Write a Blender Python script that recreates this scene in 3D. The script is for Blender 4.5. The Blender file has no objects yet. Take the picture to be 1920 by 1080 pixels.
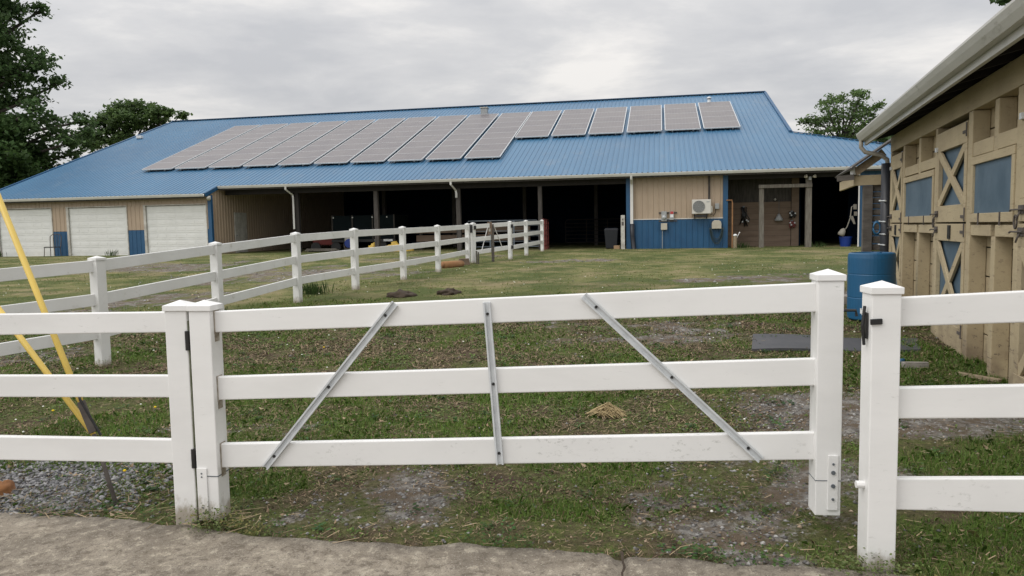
import bpy, math, random
import numpy as np
from mathutils import Vector, Matrix

random.seed(7)
RNG = np.random.default_rng(11)
scene = bpy.context.scene
COL = scene.collection
R = math.radians

# ---------------------------------------------------------------- camera
cam_data = bpy.data.cameras.new("camera")
cam_data.sensor_width = 36.0
cam_data.lens = 1400.0 / 1920.0 * 36.0
cam_data.clip_start = 0.05
cam_data.clip_end = 3000.0
cam = bpy.data.objects.new("camera", cam_data)
COL.objects.link(cam)
PITCH = math.atan(112 / 1400.0)
cam.matrix_world = (Matrix.Translation((0, 0, 1.62)) @ Matrix.Rotation(math.pi / 2 - PITCH, 4, 'X')
                    @ Matrix.Rotation(-0.0175, 4, 'Z'))
scene.camera = cam

# ---------------------------------------------------------------- sky and sun (overcast)
SUN_EL, SUN_AZ = R(46), R(-118)          # azimuth measured from +Y towards +X: behind and to the left of the camera
world = bpy.data.worlds.new("World")
scene.world = world
world.use_nodes = True
nt = world.node_tree
for n in list(nt.nodes):
    nt.nodes.remove(n)
def wn(t, **kw):
    n = nt.nodes.new(t)
    for k, v in kw.items():
        setattr(n, k, v)
    return n
wl = nt.links.new
w_out = wn('ShaderNodeOutputWorld')
sky = wn('ShaderNodeTexSky', sky_type='NISHITA', sun_disc=False)
sky.sun_elevation = SUN_EL
sky.sun_rotation = SUN_AZ
bg_sky = wn('ShaderNodeBackground'); bg_sky.inputs['Strength'].default_value = 0.10
wl(sky.outputs[0], bg_sky.inputs['Color'])
tc = wn('ShaderNodeTexCoord')
sep = wn('ShaderNodeSeparateXYZ'); wl(tc.outputs['Generated'], sep.inputs[0])
def wmath(op, a, b=None, clamp=False):
    n = wn('ShaderNodeMath', operation=op); n.use_clamp = clamp
    for i, v in enumerate((a, b)):
        if v is None: continue
        if isinstance(v, (int, float)): n.inputs[i].default_value = v
        else: wl(v, n.inputs[i])
    return n.outputs[0]
zc = wmath('MAXIMUM', sep.outputs['Z'], 0.0)
den = wmath('ADD', zc, 0.16)
comb = wn('ShaderNodeCombineXYZ')
wl(wmath('DIVIDE', sep.outputs['X'], den), comb.inputs[0])
wl(wmath('DIVIDE', sep.outputs['Y'], den), comb.inputs[1])
mp = wn('ShaderNodeMapping'); wl(comb.outputs[0], mp.inputs[0])
mp.inputs['Location'].default_value = (3.1, 1.7, 0); mp.inputs['Scale'].default_value = (0.7, 0.85, 1)
cl = wn('ShaderNodeTexNoise'); cl.inputs['Scale'].default_value = 1.7; cl.inputs['Detail'].default_value = 9; cl.inputs['Roughness'].default_value = 0.56
cl.inputs['Distortion'].default_value = 0.15
wl(mp.outputs[0], cl.inputs['Vector'])
cr = wn('ShaderNodeValToRGB'); wl(cl.outputs[0], cr.inputs[0])
cr.color_ramp.elements[0].position = 0.37; cr.color_ramp.elements[0].color = (0.585, 0.588, 0.605, 1)
cr.color_ramp.elements[1].position = 0.64; cr.color_ramp.elements[1].color = (0.92, 0.89, 0.855, 1)
e = cr.color_ramp.elements.new(0.50); e.color = (0.69, 0.685, 0.688, 1)
# overcast luminance: rises to the zenith, and the cloud is brighter where the hidden sun stands
grad = wmath('ADD', 0.93, wmath('MULTIPLY', wmath('POWER', zc, 1.6), 1.3))
dotn = wn('ShaderNodeVectorMath', operation='DOT_PRODUCT')
wl(tc.outputs['Generated'], dotn.inputs[0])
dotn.inputs[1].default_value = (math.sin(SUN_AZ) * math.cos(SUN_EL), math.cos(SUN_AZ) * math.cos(SUN_EL), math.sin(SUN_EL))
glow = wmath('MULTIPLY', wmath('POWER', wmath('MAXIMUM', dotn.outputs['Value'], 0.0), 2.0), 0.9)
tot = wmath('ADD', grad, glow)
cmul = wn('ShaderNodeVectorMath', operation='SCALE'); wl(cr.outputs[0], cmul.inputs[0]); wl(tot, cmul.inputs['Scale'])
bg_cloud = wn('ShaderNodeBackground'); wl(cmul.outputs[0], bg_cloud.inputs['Color']); bg_cloud.inputs['Strength'].default_value = 1.0
mixw = wn('ShaderNodeMixShader'); mixw.inputs[0].default_value = 0.93
wl(bg_sky.outputs[0], mixw.inputs[1]); wl(bg_cloud.outputs[0], mixw.inputs[2]); wl(mixw.outputs[0], w_out.inputs[0])

sun_data = bpy.data.lights.new("sun", 'SUN')
sun_data.energy = 0.95; sun_data.angle = R(35); sun_data.color = (1.0, 0.965, 0.91)
sun = bpy.data.objects.new("sun", sun_data); COL.objects.link(sun)
sun_dir = Vector((math.sin(SUN_AZ) * math.cos(SUN_EL), math.cos(SUN_AZ) * math.cos(SUN_EL), math.sin(SUN_EL)))
sun.rotation_euler = sun_dir.to_track_quat('Z', 'Y').to_euler()
sun.location = sun_dir * 60

scene.view_settings.view_transform = 'Standard'
scene.view_settings.look = 'None'
scene.view_settings.exposure = 0.0
scene.view_settings.gamma = 1.0

# ---------------------------------------------------------------- terrain
GY = np.array([-60, 3.4, 4.4, 6.5, 8.9, 11.4, 14, 16, 18.3, 20.8, 24, 26, 28, 31.5, 40, 900.])
GZ = np.array([-.02, -.02, -.02, .07, .17, .28, .39, .43, .435, .455, .49, .57, .61, .65, .68, .7])
def tz(x, y):
    x = np.asarray(x, float); y = np.asarray(y, float)
    g = sum(np.interp(y + o, GY, GZ) * w for o, w in ((-1.2, .12), (-.6, .22), (0, .32), (.6, .22), (1.2, .12)))
    w = np.clip((28 - y) / 18, 0, 1); w = w * w * (3 - 2 * w)
    return g + .021 * np.clip(x, -7, 9) * w
def gz(x, y): return float(tz(x, y))

def vnoise(x, y, s, seed=0):
    x = np.asarray(x, float) / s + 1000.3; y = np.asarray(y, float) / s + 1000.7
    xi = np.floor(x).astype(np.int64); yi = np.floor(y).astype(np.int64)
    fx = x - xi; fy = y - yi
    fx = fx * fx * (3 - 2 * fx); fy = fy * fy * (3 - 2 * fy)
    def h(a, b):
        n = (a * 374761393 + b * 668265263 + seed * 982451653) & 0x7fffffff
        n = ((n ^ (n >> 13)) * 1274126177) & 0x7fffffff
        return ((n ^ (n >> 16)) & 0xffff) / 65535.0
    return (h(xi, yi) * (1 - fx) + h(xi + 1, yi) * fx) * (1 - fy) + (h(xi, yi + 1) * (1 - fx) + h(xi + 1, yi + 1) * fx) * fy
def fbm(x, y, s, seed=0, o=4):
    t = 0; a = .5; n = 0
    for i in range(o):
        t = t + a * vnoise(x, y, s, seed + i * 17); n += a; a *= .5; s *= .5
    return t / n
def sstep(a, b, v):
    t = np.clip((v - a) / (b - a), 0, 1); return t * t * (3 - 2 * t)
def ell(x, y, cx, cy, rx, ry, rot=0.0):
    c, s = math.cos(rot), math.sin(rot)
    dx, dy = x - cx, y - cy
    return 1 - np.sqrt(((dx * c + dy * s) / rx) ** 2 + ((-dx * s + dy * c) / ry) ** 2)
REX = np.array([-30, -6, -3.159, -2.42, -1.879, -1.426, -.757, -.023, .477, .85, 1.321, 1.627, 6, 30])
REY = np.array([10.5, 5.2, 4.451, 4.294, 4.138, 3.97, 3.831, 3.703, 3.568, 3.479, 3.367, 3.279, 2.2, -4])
def road_edge(x): return np.interp(x, REX, REY) + (fbm(x, 0 * np.asarray(x, float), .22, 5, 4) - .5) * .10
# barn and stable frames
YAW = R(11.15)
BX, BY = 5.05, 32.0
def BP(u, v, z=None):
    x = BX + u * math.cos(YAW) + v * math.sin(YAW); y = BY - u * math.sin(YAW) + v * math.cos(YAW)
    return (x, y, gz(x, y) if z is None else z)
AZ = R(17.856)
SX, SY = 4.912, 8.502
def SP(s, o, z=None):
    x = SX + s * math.sin(AZ) - o * math.cos(AZ); y = SY + s * math.cos(AZ) + o * math.sin(AZ)
    return (x, y, gz(x, y) if z is None else z)

def gravel_mask(x, y):
    n = (fbm(x, y, .8, 3) - .5) * 1.7
    m = 0
    cov = .30 + .70 * sstep(.38, .62, fbm(x, y, .16, 13, 3) * .6 + fbm(x, y, .5, 15, 3) * .4)
    for c in ((-3.3, 4.95, 1.15, .62, .1), (-.85, 4.55, .62, .6, .3), (1.05, 3.85, .42, .62, .2), (2.9, 5.75, 1.5, .62, -.12), (1.6, 4.3, .9, .6, .2),
              (2.0, 9.8, 1.7, 1.2, 0), (4.3, 12.6, 2.4, .8, 0), (5.6, 15.4, 3.6, 1.0, 0), (-6.0, 21.5, 4.2, 3.4, .7), (-7.5, 14.6, 2.6, 1.6, .6),
              (-6.5, 9.4, 1.0, .8, 0), (-2.6, 27.5, 3.0, 1.2, .2), (-9, 12.5, 2.2, 1.2, .3), (2.2, 24.5, 2.2, .7, 0), (-12, 25, 4.0, 2.5, .2), (-2.6, 6.1, .9, .2, -.1)):
        m = np.maximum(m, sstep(-.2, .6, ell(x, y, *c) + n) * (cov * (.88 if c[0] in (-.85, 1.05, 1.6, 2.0) else 1) if c[0] not in (-3.3, 2.9) else .55 + .45 * cov))
    return m
def lawn_mask(x, y):                     # mown yellow-green field towards the barn
    return sstep(10.5, 15.5, y + (fbm(x, y, 3.0, 9) - .5) * 5)
def grass_mask(x, y):
    n = fbm(x, y, 1.3, 21) * .55 + fbm(x, y, .38, 33) * .45
    near = sstep(.42, .60, n + .02 - .05 * sstep(5.2, 4.2, y))
    tall = 0
    for c in ((-1.65, 4.75, .5, .35, 0), (.15, 9.0, .9, .8, 0), (.1, 6.9, .9, .6, 0), (-.4, 7.4, .8, .5, 0), (1.8, 4.75, .28, .22, 0), (2.9, 4.55, 1.3, .35, -.1),
              (4.2, 7.3, .9, 1.6, -.3), (-1.4, 7.0, .6, .5, 0), (.75, 5.05, .5, .45, 0), (.3, 4.15, .9, .2, -.18), (-3.6, 6.3, .8, .5, 0),
              (3.6, 10.3, .9, .6, 0), (-4.9, 9.3, .8, .7, 0), (2.6, 7.3, .7, .4, 0), (3.2, 3.6, 1.2, .5, 0), (-2.7, 7.0, 1.2, .35, 0)):
        tall = np.maximum(tall, sstep(-.1, .5, ell(x, y, *c) + (n - .5) * 1.6))
    # lush strip along the far fence
    fx = np.interp(y, [6.9, 8.88, 11.35, 13.98, 15.94, 18.3, 20.8, 24, 26], [-6.3, -4.93, -4.49, -4.03, -3.35, -2.66, -2.05, -1.4, 0])
    strip = sstep(.75, .1, np.abs(x - fx + .35)) * sstep(8, 10, y) * .85
    lw = lawn_mask(x, y)
    base = near * (1 - lw) + lw * (.35 + .4 * sstep(.35, .6, n))
    m = np.maximum(np.maximum(base * .8, tall), strip)
    return np.clip(m * (1 - .85 * gravel_mask(x, y)), 0, 1)

# ---------------------------------------------------------------- mesh helper
class MB:
    def __init__(self): self.v = []; self.f = []
    def add(self, vs, fs, M=None):
        o = len(self.v)
        self.v += [tuple(M @ Vector(p)) if M is not None else tuple(p) for p in vs]
        self.f += [tuple(i + o for i in f) for f in fs]; return self
    def hexa(self, p, M=None):           # 0-3 bottom ccw, 4-7 top ccw
        return self.add(p, [(3, 2, 1, 0), (4, 5, 6, 7), (0, 1, 5, 4), (1, 2, 6, 5), (2, 3, 7, 6), (3, 0, 4, 7)], M)
    def box(self, x0, x1, y0, y1, z0, z1, M=None):
        return self.hexa([(x0, y0, z0), (x1, y0, z0), (x1, y1, z0), (x0, y1, z0), (x0, y0, z1), (x1, y0, z1), (x1, y1, z1), (x0, y1, z1)], M)
    def bar(self, a, b, w, h, up=(0, 0, 1), off=(0, 0)):  # w along side, h along up
        a = Vector(a); b = Vector(b); d = (b - a).normalized(); u = Vector(up); s = d.cross(u).normalized(); u = s.cross(d).normalized()
        c = [a + s * (off[0] + i * w / 2) + u * (off[1] + j * h / 2) for i, j in ((-1, -1), (1, -1), (1, 1), (-1, 1))]
        e = [p + (b - a) for p in c]
        return self.add(c + e, [(0, 1, 2, 3), (7, 6, 5, 4), (0, 4, 5, 1), (1, 5, 6, 2), (2, 6, 7, 3), (3, 7, 4, 0)])
    def tube(self, pts, r, n=8, cap=True):
        pts = [Vector(p) for p in pts]; k = len(pts); o = len(self.v)
        rr = r if isinstance(r, (list, tuple)) else [r] * k
        ref = Vector((0, 0, 1))
        for i, p in enumerate(pts):
            d = (pts[min(i + 1, k - 1)] - pts[max(i - 1, 0)]).normalized()
            if abs(d.dot(ref)) > .95: ref = Vector((1, 0, 0))
            s = d.cross(ref).normalized(); t = s.cross(d).normalized(); ref = t
            for j in range(n):
                a = 2 * math.pi * j / n
                self.v.append(tuple(p + (s * math.cos(a) + t * math.sin(a)) * rr[i]))
        for i in range(k - 1):
            for j in range(n):
                a = o + i * n + j; b = o + i * n + (j + 1) % n
                self.f.append((a, b, b + n, a + n))
        if cap:
            self.f.append(tuple(o + j for j in range(n - 1, -1, -1))); self.f.append(tuple(o + (k - 1) * n + j for j in range(n)))
        return self
    def lathe(self, prof, c=(0, 0, 0), n=24):
        o = len(self.v)
        for (r, z) in prof:
            for j in range(n):
                a = 2 * math.pi * j / n
                self.v.append((c[0] + r * math.cos(a), c[1] + r * math.sin(a), c[2] + z))
        for i in range(len(prof) - 1):
            for j in range(n):
                a = o + i * n + j; b = o + i * n + (j + 1) % n
                self.f.append((a, b, b + n, a + n))
        self.f.append(tuple(o + j for j in range(n - 1, -1, -1))); self.f.append(tuple(o + (len(prof) - 1) * n + j for j in range(n)))
        return self
    def extr(self, poly, a, b, ax='x'):   # poly = list of 2-D points in the plane across the axis, from a to b
        o = len(self.v); n = len(poly)
        for t in (a, b):
            for (p, q) in poly:
                self.v.append({'x': (t, p, q), 'y': (p, t, q), 'z': (p, q, t)}[ax])
        for i in range(n):
            j = (i + 1) % n; self.f.append((o + i, o + j, o + j + n, o + i + n))
        self.f.append(tuple(o + i for i in range(n - 1, -1, -1))); self.f.append(tuple(o + n + i for i in range(n)))
        return self
    def build(self, name, m, parent=None, loc=None, rot=None, smooth=False, bevel=0, label=None):
        me = bpy.data.meshes.new(name)
        me.from_pydata(self.v, [], self.f); me.update()
        if smooth:
            me.polygons.foreach_set('use_smooth', [True] * len(me.polygons))
        return link(name, me, m, parent, loc, rot, bevel, label)
def link(name, me, m, parent=None, loc=None, rot=None, bevel=0, label=None):
    o = bpy.data.objects.new(name, me); COL.objects.link(o)
    if m is not None and not me.materials: me.materials.append(m)
    if parent: o.parent = parent
    if loc is not None: o.location = loc
    if rot is not None: o.rotation_euler = rot if hasattr(rot, '__len__') else (0, 0, rot)
    if bevel:
        b = o.modifiers.new('bevel', 'BEVEL'); b.width = bevel; b.segments = 2; b.limit_method = 'ANGLE'; b.angle_limit = R(35)
    if label: o['label'] = label
    return o
def fix_normals(o):
    import bmesh
    bm = bmesh.new(); bm.from_mesh(o.data); bmesh.ops.recalc_face_normals(bm, faces=bm.faces); bm.to_mesh(o.data); bm.free(); return o
def np_mesh(name, verts, faces_flat, nside, m, tint=None, parent=None, loc=None):
    me = bpy.data.meshes.new(name); nv = len(verts); nf = len(faces_flat) // nside
    me.vertices.add(nv); me.vertices.foreach_set('co', np.asarray(verts, np.float32).ravel())
    me.loops.add(nf * nside); me.loops.foreach_set('vertex_index', np.asarray(faces_flat, np.int32))
    me.polygons.add(nf); me.polygons.foreach_set('loop_start', np.arange(0, nf * nside, nside, dtype=np.int32))
    me.polygons.foreach_set('loop_total', np.full(nf, nside, np.int32)); me.update(calc_edges=True)
    if tint is not None:
        at = me.attributes.new('tint', 'FLOAT_COLOR', 'POINT'); at.data.foreach_set('color', np.asarray(tint, np.float32).ravel())
    return link(name, me, m, parent, loc)
def tag(o, label, cat, group=None):
    o['label'] = label; o['category'] = cat
    if group: o['group'] = group
    return o
def thing(name, label, cat, loc=(0, 0, 0), rot=0.0, group=None):
    o = bpy.data.objects.new(name, None); COL.objects.link(o); o.empty_display_size = .2
    o.location = loc; o.rotation_euler = rot if hasattr(rot, '__len__') else (0, 0, rot)
    return tag(o, label, cat, group)
def copy_tree(o, parent=None):
    c = o.copy(); COL.objects.link(c); c.parent = parent
    for ch in list(o.children): copy_tree(ch, c)
    return c

# ---------------------------------------------------------------- materials
def new_mat(name):
    m = bpy.data.materials.new(name); m.use_nodes = True
    t = m.node_tree; b = t.nodes['Principled BSDF']; return m, t, b
def nd(t, typ, **kw):
    n = t.nodes.new(typ)
    for k, v in kw.items(): setattr(n, k, v)
    return n
def mixc(t, fac, a, b, mode='MIX'):
    n = nd(t, 'ShaderNodeMix', data_type='RGBA', blend_type=mode)
    for s, v in ((n.inputs[0], fac), (n.inputs[6], a), (n.inputs[7], b)):
        if hasattr(v, 'links') or hasattr(v, 'is_linked'): t.links.new(v, s)
        elif isinstance(v, (int, float)): s.default_value = v
        else: s.default_value = (*v, 1) if len(v) == 3 else v
    return n.outputs[2]
def coords(t, stretch=(1, 1, 1), rnd=True):
    c = nd(t, 'ShaderNodeTexCoord'); mp_ = nd(t, 'ShaderNodeMapping'); mp_.inputs['Scale'].default_value = stretch
    t.links.new(c.outputs['Object'], mp_.inputs[0])
    if rnd:
        oi = nd(t, 'ShaderNodeObjectInfo'); k = nd(t, 'ShaderNodeMath', operation='MULTIPLY'); k.inputs[1].default_value = 57.3
        t.links.new(oi.outputs['Random'], k.inputs[0]); t.links.new(k.outputs[0], mp_.inputs['Location'])
    return mp_.outputs[0]
def noise(t, vec, scale, detail=5, rough=.6):
    n = nd(t, 'ShaderNodeTexNoise'); n.inputs['Scale'].default_value = scale; n.inputs['Detail'].default_value = detail; n.inputs['Roughness'].default_value = rough
    t.links.new(vec, n.inputs['Vector']); return n.outputs[0]
def ramp(t, v, lo, hi, a=0.0, b=1.0):
    n = nd(t, 'ShaderNodeMapRange'); n.clamp = True
    n.inputs[1].default_value = lo; n.inputs[2].default_value = hi; n.inputs[3].default_value = a; n.inputs[4].default_value = b
    t.links.new(v, n.inputs[0]); return n.outputs[0]
def bump(t, b, h, strength=.3, dist=.01):
    n = nd(t, 'ShaderNodeBump'); n.inputs['Strength'].default_value = strength; n.inputs['Distance'].default_value = dist
    t.links.new(h, n.inputs['Height']); t.links.new(n.outputs[0], b.inputs['Normal'])
def add_mud(m):
    """splashed soil on the lowest part of a post"""
    t = m.node_tree; b = t.nodes['Principled BSDF']; src = b.inputs['Base Color'].links[0].from_socket
    c = nd(t, 'ShaderNodeTexCoord'); sp = nd(t, 'ShaderNodeSeparateXYZ'); t.links.new(c.outputs['Object'], sp.inputs[0]); v = coords(t, (1, 1, .6))
    k = nd(t, 'ShaderNodeMath', operation='ADD'); t.links.new(ramp(t, sp.outputs['Z'], .26, -.02, -.55, .35), k.inputs[0]); t.links.new(noise(t, v, 14, 8, .7), k.inputs[1])
    t.links.new(mixc(t, ramp(t, k.outputs[0], .46, .72, 0, .8), src, (.27, .225, .16)), b.inputs['Base Color'])
def pm(name, c, c2=None, scale=4, lo=.45, hi=.7, rough=.6, metal=0, stretch=(1, 1, 1), dirt=None, dscale=30, dlo=.62, dhi=.7, bs=0, bscale=60, spec=.5):
    m, t, b = new_mat(name); v = coords(t, stretch)
    col = None
    if c2 is not None:
        col = mixc(t, ramp(t, noise(t, v, scale), lo, hi), c, c2)
    if dirt is not None:
        d = ramp(t, noise(t, v, dscale, 8, .7), dlo, dhi)
        d2 = nd(t, 'ShaderNodeMath', operation='MULTIPLY'); t.links.new(d, d2.inputs[0]); t.links.new(ramp(t, noise(t, v, scale * .7 + .5), .45, .65), d2.inputs[1])
        col = mixc(t, d2.outputs[0], col if col is not None else c, dirt)
    if col is not None: t.links.new(col, b.inputs['Base Color'])
    else: b.inputs['Base Color'].default_value = (*c, 1)
    b.inputs['Roughness'].default_value = rough; b.inputs['Metallic'].default_value = metal; b.inputs['Specular IOR Level'].default_value = spec
    if bs: bump(t, b, noise(t, v, bscale, 4), bs, .01)
    return m
M = {}
M['vinyl'] = pm('white_vinyl', (.79, .785, .77), (.72, .715, .70), 3, .4, .75, .40, stretch=(.5, 1, 1.6), dirt=(.42, .42, .39), dscale=34, dlo=.62, dhi=.74)
M['vinyl_low'] = pm('mildewed_vinyl', (.77, .765, .75), (.70, .695, .68), 3, .4, .75, .42, stretch=(.6, 1, 1), dirt=(.40, .40, .37), dscale=40, dlo=.56, dhi=.68)
M['algae'] = pm('algae_film', (.40, .41, .32), (.20, .22, .13), 16, .35, .62, .8, stretch=(1, 1, .5), dirt=(.07, .085, .04), dscale=40, dlo=.5, dhi=.62)
M['rust_stain'] = pm('brown_stain', (.20, .16, .115), (.42, .38, .32), 30, .35, .65, .8)
M['vinyl_far'] = pm('white_vinyl_far', (.74, .74, .725), (.65, .645, .62), 2, .4, .75, .45, dirt=(.42, .40, .34), dscale=8, dlo=.58, dhi=.72)
add_mud(M['vinyl']); add_mud(M['vinyl_far'])
M['galv'] = pm('galvanised_steel', (.60, .62, .63), (.52, .54, .55), 12, .4, .6, .42, metal=0, dirt=(.3, .31, .32), dscale=40)
M['black'] = pm('black_iron', (.012, .012, .013), (.025, .022, .02), 20, rough=.5)
M['bolt'] = pm('dull_bolt', (.16, .18, .20), rough=.5, metal=.5)
M['roof'] = pm('blue_roof_metal', (.052, .155, .272), (.043, .130, .236), .22, .40, .62, .40, stretch=(1, .35, 1), dirt=(.10, .17, .25), dscale=2.2, dlo=.48, dhi=.7)
M['bluewall'] = pm('blue_wall_metal', (.016, .085, .185), (.013, .07, .16), 1.5, .4, .7, .45)
M['tan'] = pm('tan_wall_metal', (.42, .325, .235), (.38, .29, .21), 1.2, .4, .7, .5)
M['white_trim'] = pm('white_trim_metal', (.72, .71, .69), (.60, .59, .56), 2, .4, .8, .42, dirt=(.35, .34, .31), dscale=9)
M['shaded_gutter'] = pm('shaded_white_gutter', (.56, .555, .52), (.46, .455, .42), 2, .4, .8, .5, stretch=(.4, 1, 1), dirt=(.27, .26, .22), dscale=12, dlo=.55, dhi=.7)  # white trim darkened to carry the gutter's shading, with dirt on top
M['dim_beige'] = pm('dim_beige', (.26, .24, .20), rough=.7)
M['garage_white'] = pm('garage_door_white', (.72, .725, .705), (.66, .665, .645), 1.5, .4, .7, .5)
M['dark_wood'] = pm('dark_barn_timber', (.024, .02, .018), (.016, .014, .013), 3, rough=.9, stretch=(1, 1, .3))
M['shade_in'] = pm('barn_interior_shade', (.004, .013, .027), (.003, .009, .019), 2, rough=.95, spec=.1)  # navy of the interior shadow is put into this base colour
M['dirt_floor'] = pm('dirt_floor', (.045, .034, .028), (.03, .024, .02), 2, rough=.95)
M['post_wood'] = pm('weathered_post_wood', (.20, .185, .155), (.11, .095, .078), 5, .35, .65, .9, stretch=(4, 4, .5), bs=.4, bscale=20)
M['post_dark'] = pm('old_dark_post_wood', (.085, .075, .068), (.045, .04, .036), 5, .35, .65, .9, stretch=(4, 4, .5))
M['ply'] = pm('brown_plywood', (.20, .145, .105), (.15, .105, .075), 2, .35, .65, .85, stretch=(.5, 1, 3))
M['offwhite'] = pm('off_white_board', (.55, .535, .49), (.36, .34, .30), 4, .4, .7, .7)
def stable_paint():
    m, t, b = new_mat('weathered_cream_paint'); v = coords(t, (1, 1, 1))
    base = mixc(t, ramp(t, noise(t, v, 1.4), .35, .7), (.445, .368, .232), (.365, .295, .187))  # base cream toned down a little to carry the eave shade
    vs = coords(t, (1.2, 6, 9), True)
    peel = ramp(t, noise(t, vs, 3.2, 8, .72), .57, .65)
    geo = nd(t, 'ShaderNodeTexCoord'); sp = nd(t, 'ShaderNodeSeparateXYZ'); t.links.new(geo.outputs['Object'], sp.inputs[0])
    low = ramp(t, sp.outputs['Z'], 1.7, .3, .32, 1.0)
    k = nd(t, 'ShaderNodeMath', operation='MULTIPLY'); t.links.new(peel, k.inputs[0]); t.links.new(low, k.inputs[1])
    c = mixc(t, k.outputs[0], base, (.12, .092, .066))
    vl = coords(t, (2.5, 2.5, 2.5), True)
    chip = nd(t, 'ShaderNodeMath', operation='MULTIPLY'); t.links.new(ramp(t, noise(t, vl, 9, 9, .74), .60, .64), chip.inputs[0]); t.links.new(ramp(t, noise(t, vl, .9, 3), .45, .62, .15, .9), chip.inputs[1])
    c = mixc(t, chip.outputs[0], c, (.20, .165, .115))
    c = mixc(t, ramp(t, noise(t, vs, 1.1, 5, .6), .55, .72, 0, .45), c, (.30, .235, .15))
    mud = nd(t, 'ShaderNodeMath', operation='MULTIPLY'); t.links.new(ramp(t, sp.outputs['Z'], .62, .25), mud.inputs[0]); t.links.new(ramp(t, noise(t, v, 4), .35, .7), mud.inputs[1])
    c = mixc(t, mud.outputs[0], c, (.17, .125, .085))
    t.links.new(c, b.inputs['Base Color']); b.inputs['Roughness'].default_value = .75
    bump(t, b, noise(t, vs, 8, 6), .35, .008); return m
M['cream'] = stable_paint()
M['shutter'] = pm('blue_grey_panel', (.088, .138, .185), (.055, .098, .14), 2.2, .38, .62, .55, dirt=(.13, .18, .215), dscale=6, dlo=.5, dhi=.75, bs=.15, bscale=12)
M['wood_raw'] = pm('raw_board', (.30, .235, .155), (.21, .16, .105), 4, .4, .7, .8, stretch=(1, 5, 5))
M['grey_wood'] = pm('grey_old_wood', (.085, .075, .065), (.14, .125, .11), 3, .4, .7, .9, stretch=(1, 1, 4), bs=.5, bscale=14)
M['dark_plastic'] = pm('black_pipe', (.014, .016, .022), rough=.45)
M['barrel'] = pm('blue_plastic', (.008, .085, .19), (.010, .10, .215), 2, .4, .7, .45, dirt=(.06, .12, .17), dscale=9, dlo=.58, dhi=.8)
M['blue_bucket'] = pm('blue_bucket_plastic', (.008, .035, .22), rough=.4)
M['white_paint'] = pm('white_sticker', (.75, .76, .76), rough=.6)
M['rubber'] = pm('rubber_mat', (.042, .044, .05), (.066, .066, .07), 2.5, .35, .65, .62, dirt=(.10, .09, .08), dscale=9, bs=.2, bscale=50)
M['yellow'] = pm('yellow_guard', (.66, .47, .09), (.56, .40, .08), 3, .4, .7, .42, dirt=(.30, .22, .07), dscale=14, dlo=.64, dhi=.76)
M['tarp_yellow'] = pm('yellow_tarp', (.62, .42, .08), (.45, .29, .05), 6, rough=.6)
M['rust'] = pm('rusty_steel', (.10, .085, .075), (.06, .05, .045), 14, rough=.8)
M['clay'] = pm('orange_clay', (.36, .19, .085), (.26, .13, .06), 5, .4, .7, .85)
M['redpaint'] = pm('red_gate_paint', (.20, .04, .035), (.11, .03, .028), 6, .4, .7, .6)
M['rock'] = pm('rust_orange_rock', (.26, .115, .04), (.19, .085, .035), 9, .4, .7, .9, bs=.6, bscale=25)
M['ac'] = pm('ac_cream', (.60, .58, .53), (.55, .53, .48), 3, rough=.5)
M['grille'] = pm('ac_grille', (.20, .20, .19), rough=.6)
M['grey_box'] = pm('grey_metal_box', (.33, .34, .34), (.27, .28, .28), 5, rough=.5)
M['glass'] = pm('meter_glass', (.45, .47, .48), rough=.1)
M['red'] = pm('red_label', (.45, .05, .05), rough=.6)
M['beige'] = pm('beige_plastic', (.48, .44, .36), (.42, .385, .31), 4, rough=.5)
M['hose'] = pm('dark_hose', (.025, .045, .05), rough=.5)
M['card'] = pm('brown_carton', (.35, .23, .13), rough=.8)
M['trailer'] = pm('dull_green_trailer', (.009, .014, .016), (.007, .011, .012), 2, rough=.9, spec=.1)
M['stone'] = pm('concrete_paver', (.30, .275, .245), (.23, .21, .185), 6, rough=.9, bs=.4, bscale=30)
M['dung'] = pm('dark_manure', (.04, .028, .018), (.065, .045, .028), 12, rough=.95, bs=.8, bscale=30)
M['bark'] = pm('oak_bark', (.055, .045, .038), (.035, .028, .024), 3, rough=.95, stretch=(3, 3, .6), bs=.6, bscale=8)
M['straw'] = pm('dry_straw', (.40, .31, .16), (.30, .225, .115), 20, rough=.8)
M['tube_gate'] = pm('grey_tube', (.16, .19, .22), rough=.5, metal=.3)

def module_mat():
    m, t, b = new_mat('solar_cells')
    c = nd(t, 'ShaderNodeTexCoord'); sp = nd(t, 'ShaderNodeSeparateXYZ'); t.links.new(c.outputs['Object'], sp.inputs[0])
    def line(o, pitch, w):
        a = nd(t, 'ShaderNodeMath', operation='DIVIDE'); t.links.new(o, a.inputs[0]); a.inputs[1].default_value = pitch
        f = nd(t, 'ShaderNodeMath', operation='FRACT'); t.links.new(a.outputs[0], f.inputs[0])
        g = nd(t, 'ShaderNodeMath', operation='LESS_THAN'); t.links.new(f.outputs[0], g.inputs[0]); g.inputs[1].default_value = w; return g.outputs[0]
    mx = nd(t, 'ShaderNodeMath', operation='MAXIMUM'); t.links.new(line(sp.outputs['X'], .166, .10), mx.inputs[0]); t.links.new(line(sp.outputs['Y'], .199, .07), mx.inputs[1])
    oi = nd(t, 'ShaderNodeObjectInfo')
    base = mixc(t, ramp(t, oi.outputs['Random'], 0, 1), (.095, .083, .090), (.118, .104, .108))
    v = coords(t)
    base = mixc(t, ramp(t, noise(t, v, 1.5), .4, .7), base, (.135, .12, .118))
    t.links.new(mixc(t, mx.outputs[0], base, (.155, .142, .141)), b.inputs['Base Color'])
    b.inputs['Roughness'].default_value = .33; b.inputs['IOR'].default_value = 1.55
    return m
M['cells'] = module_mat()

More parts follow.
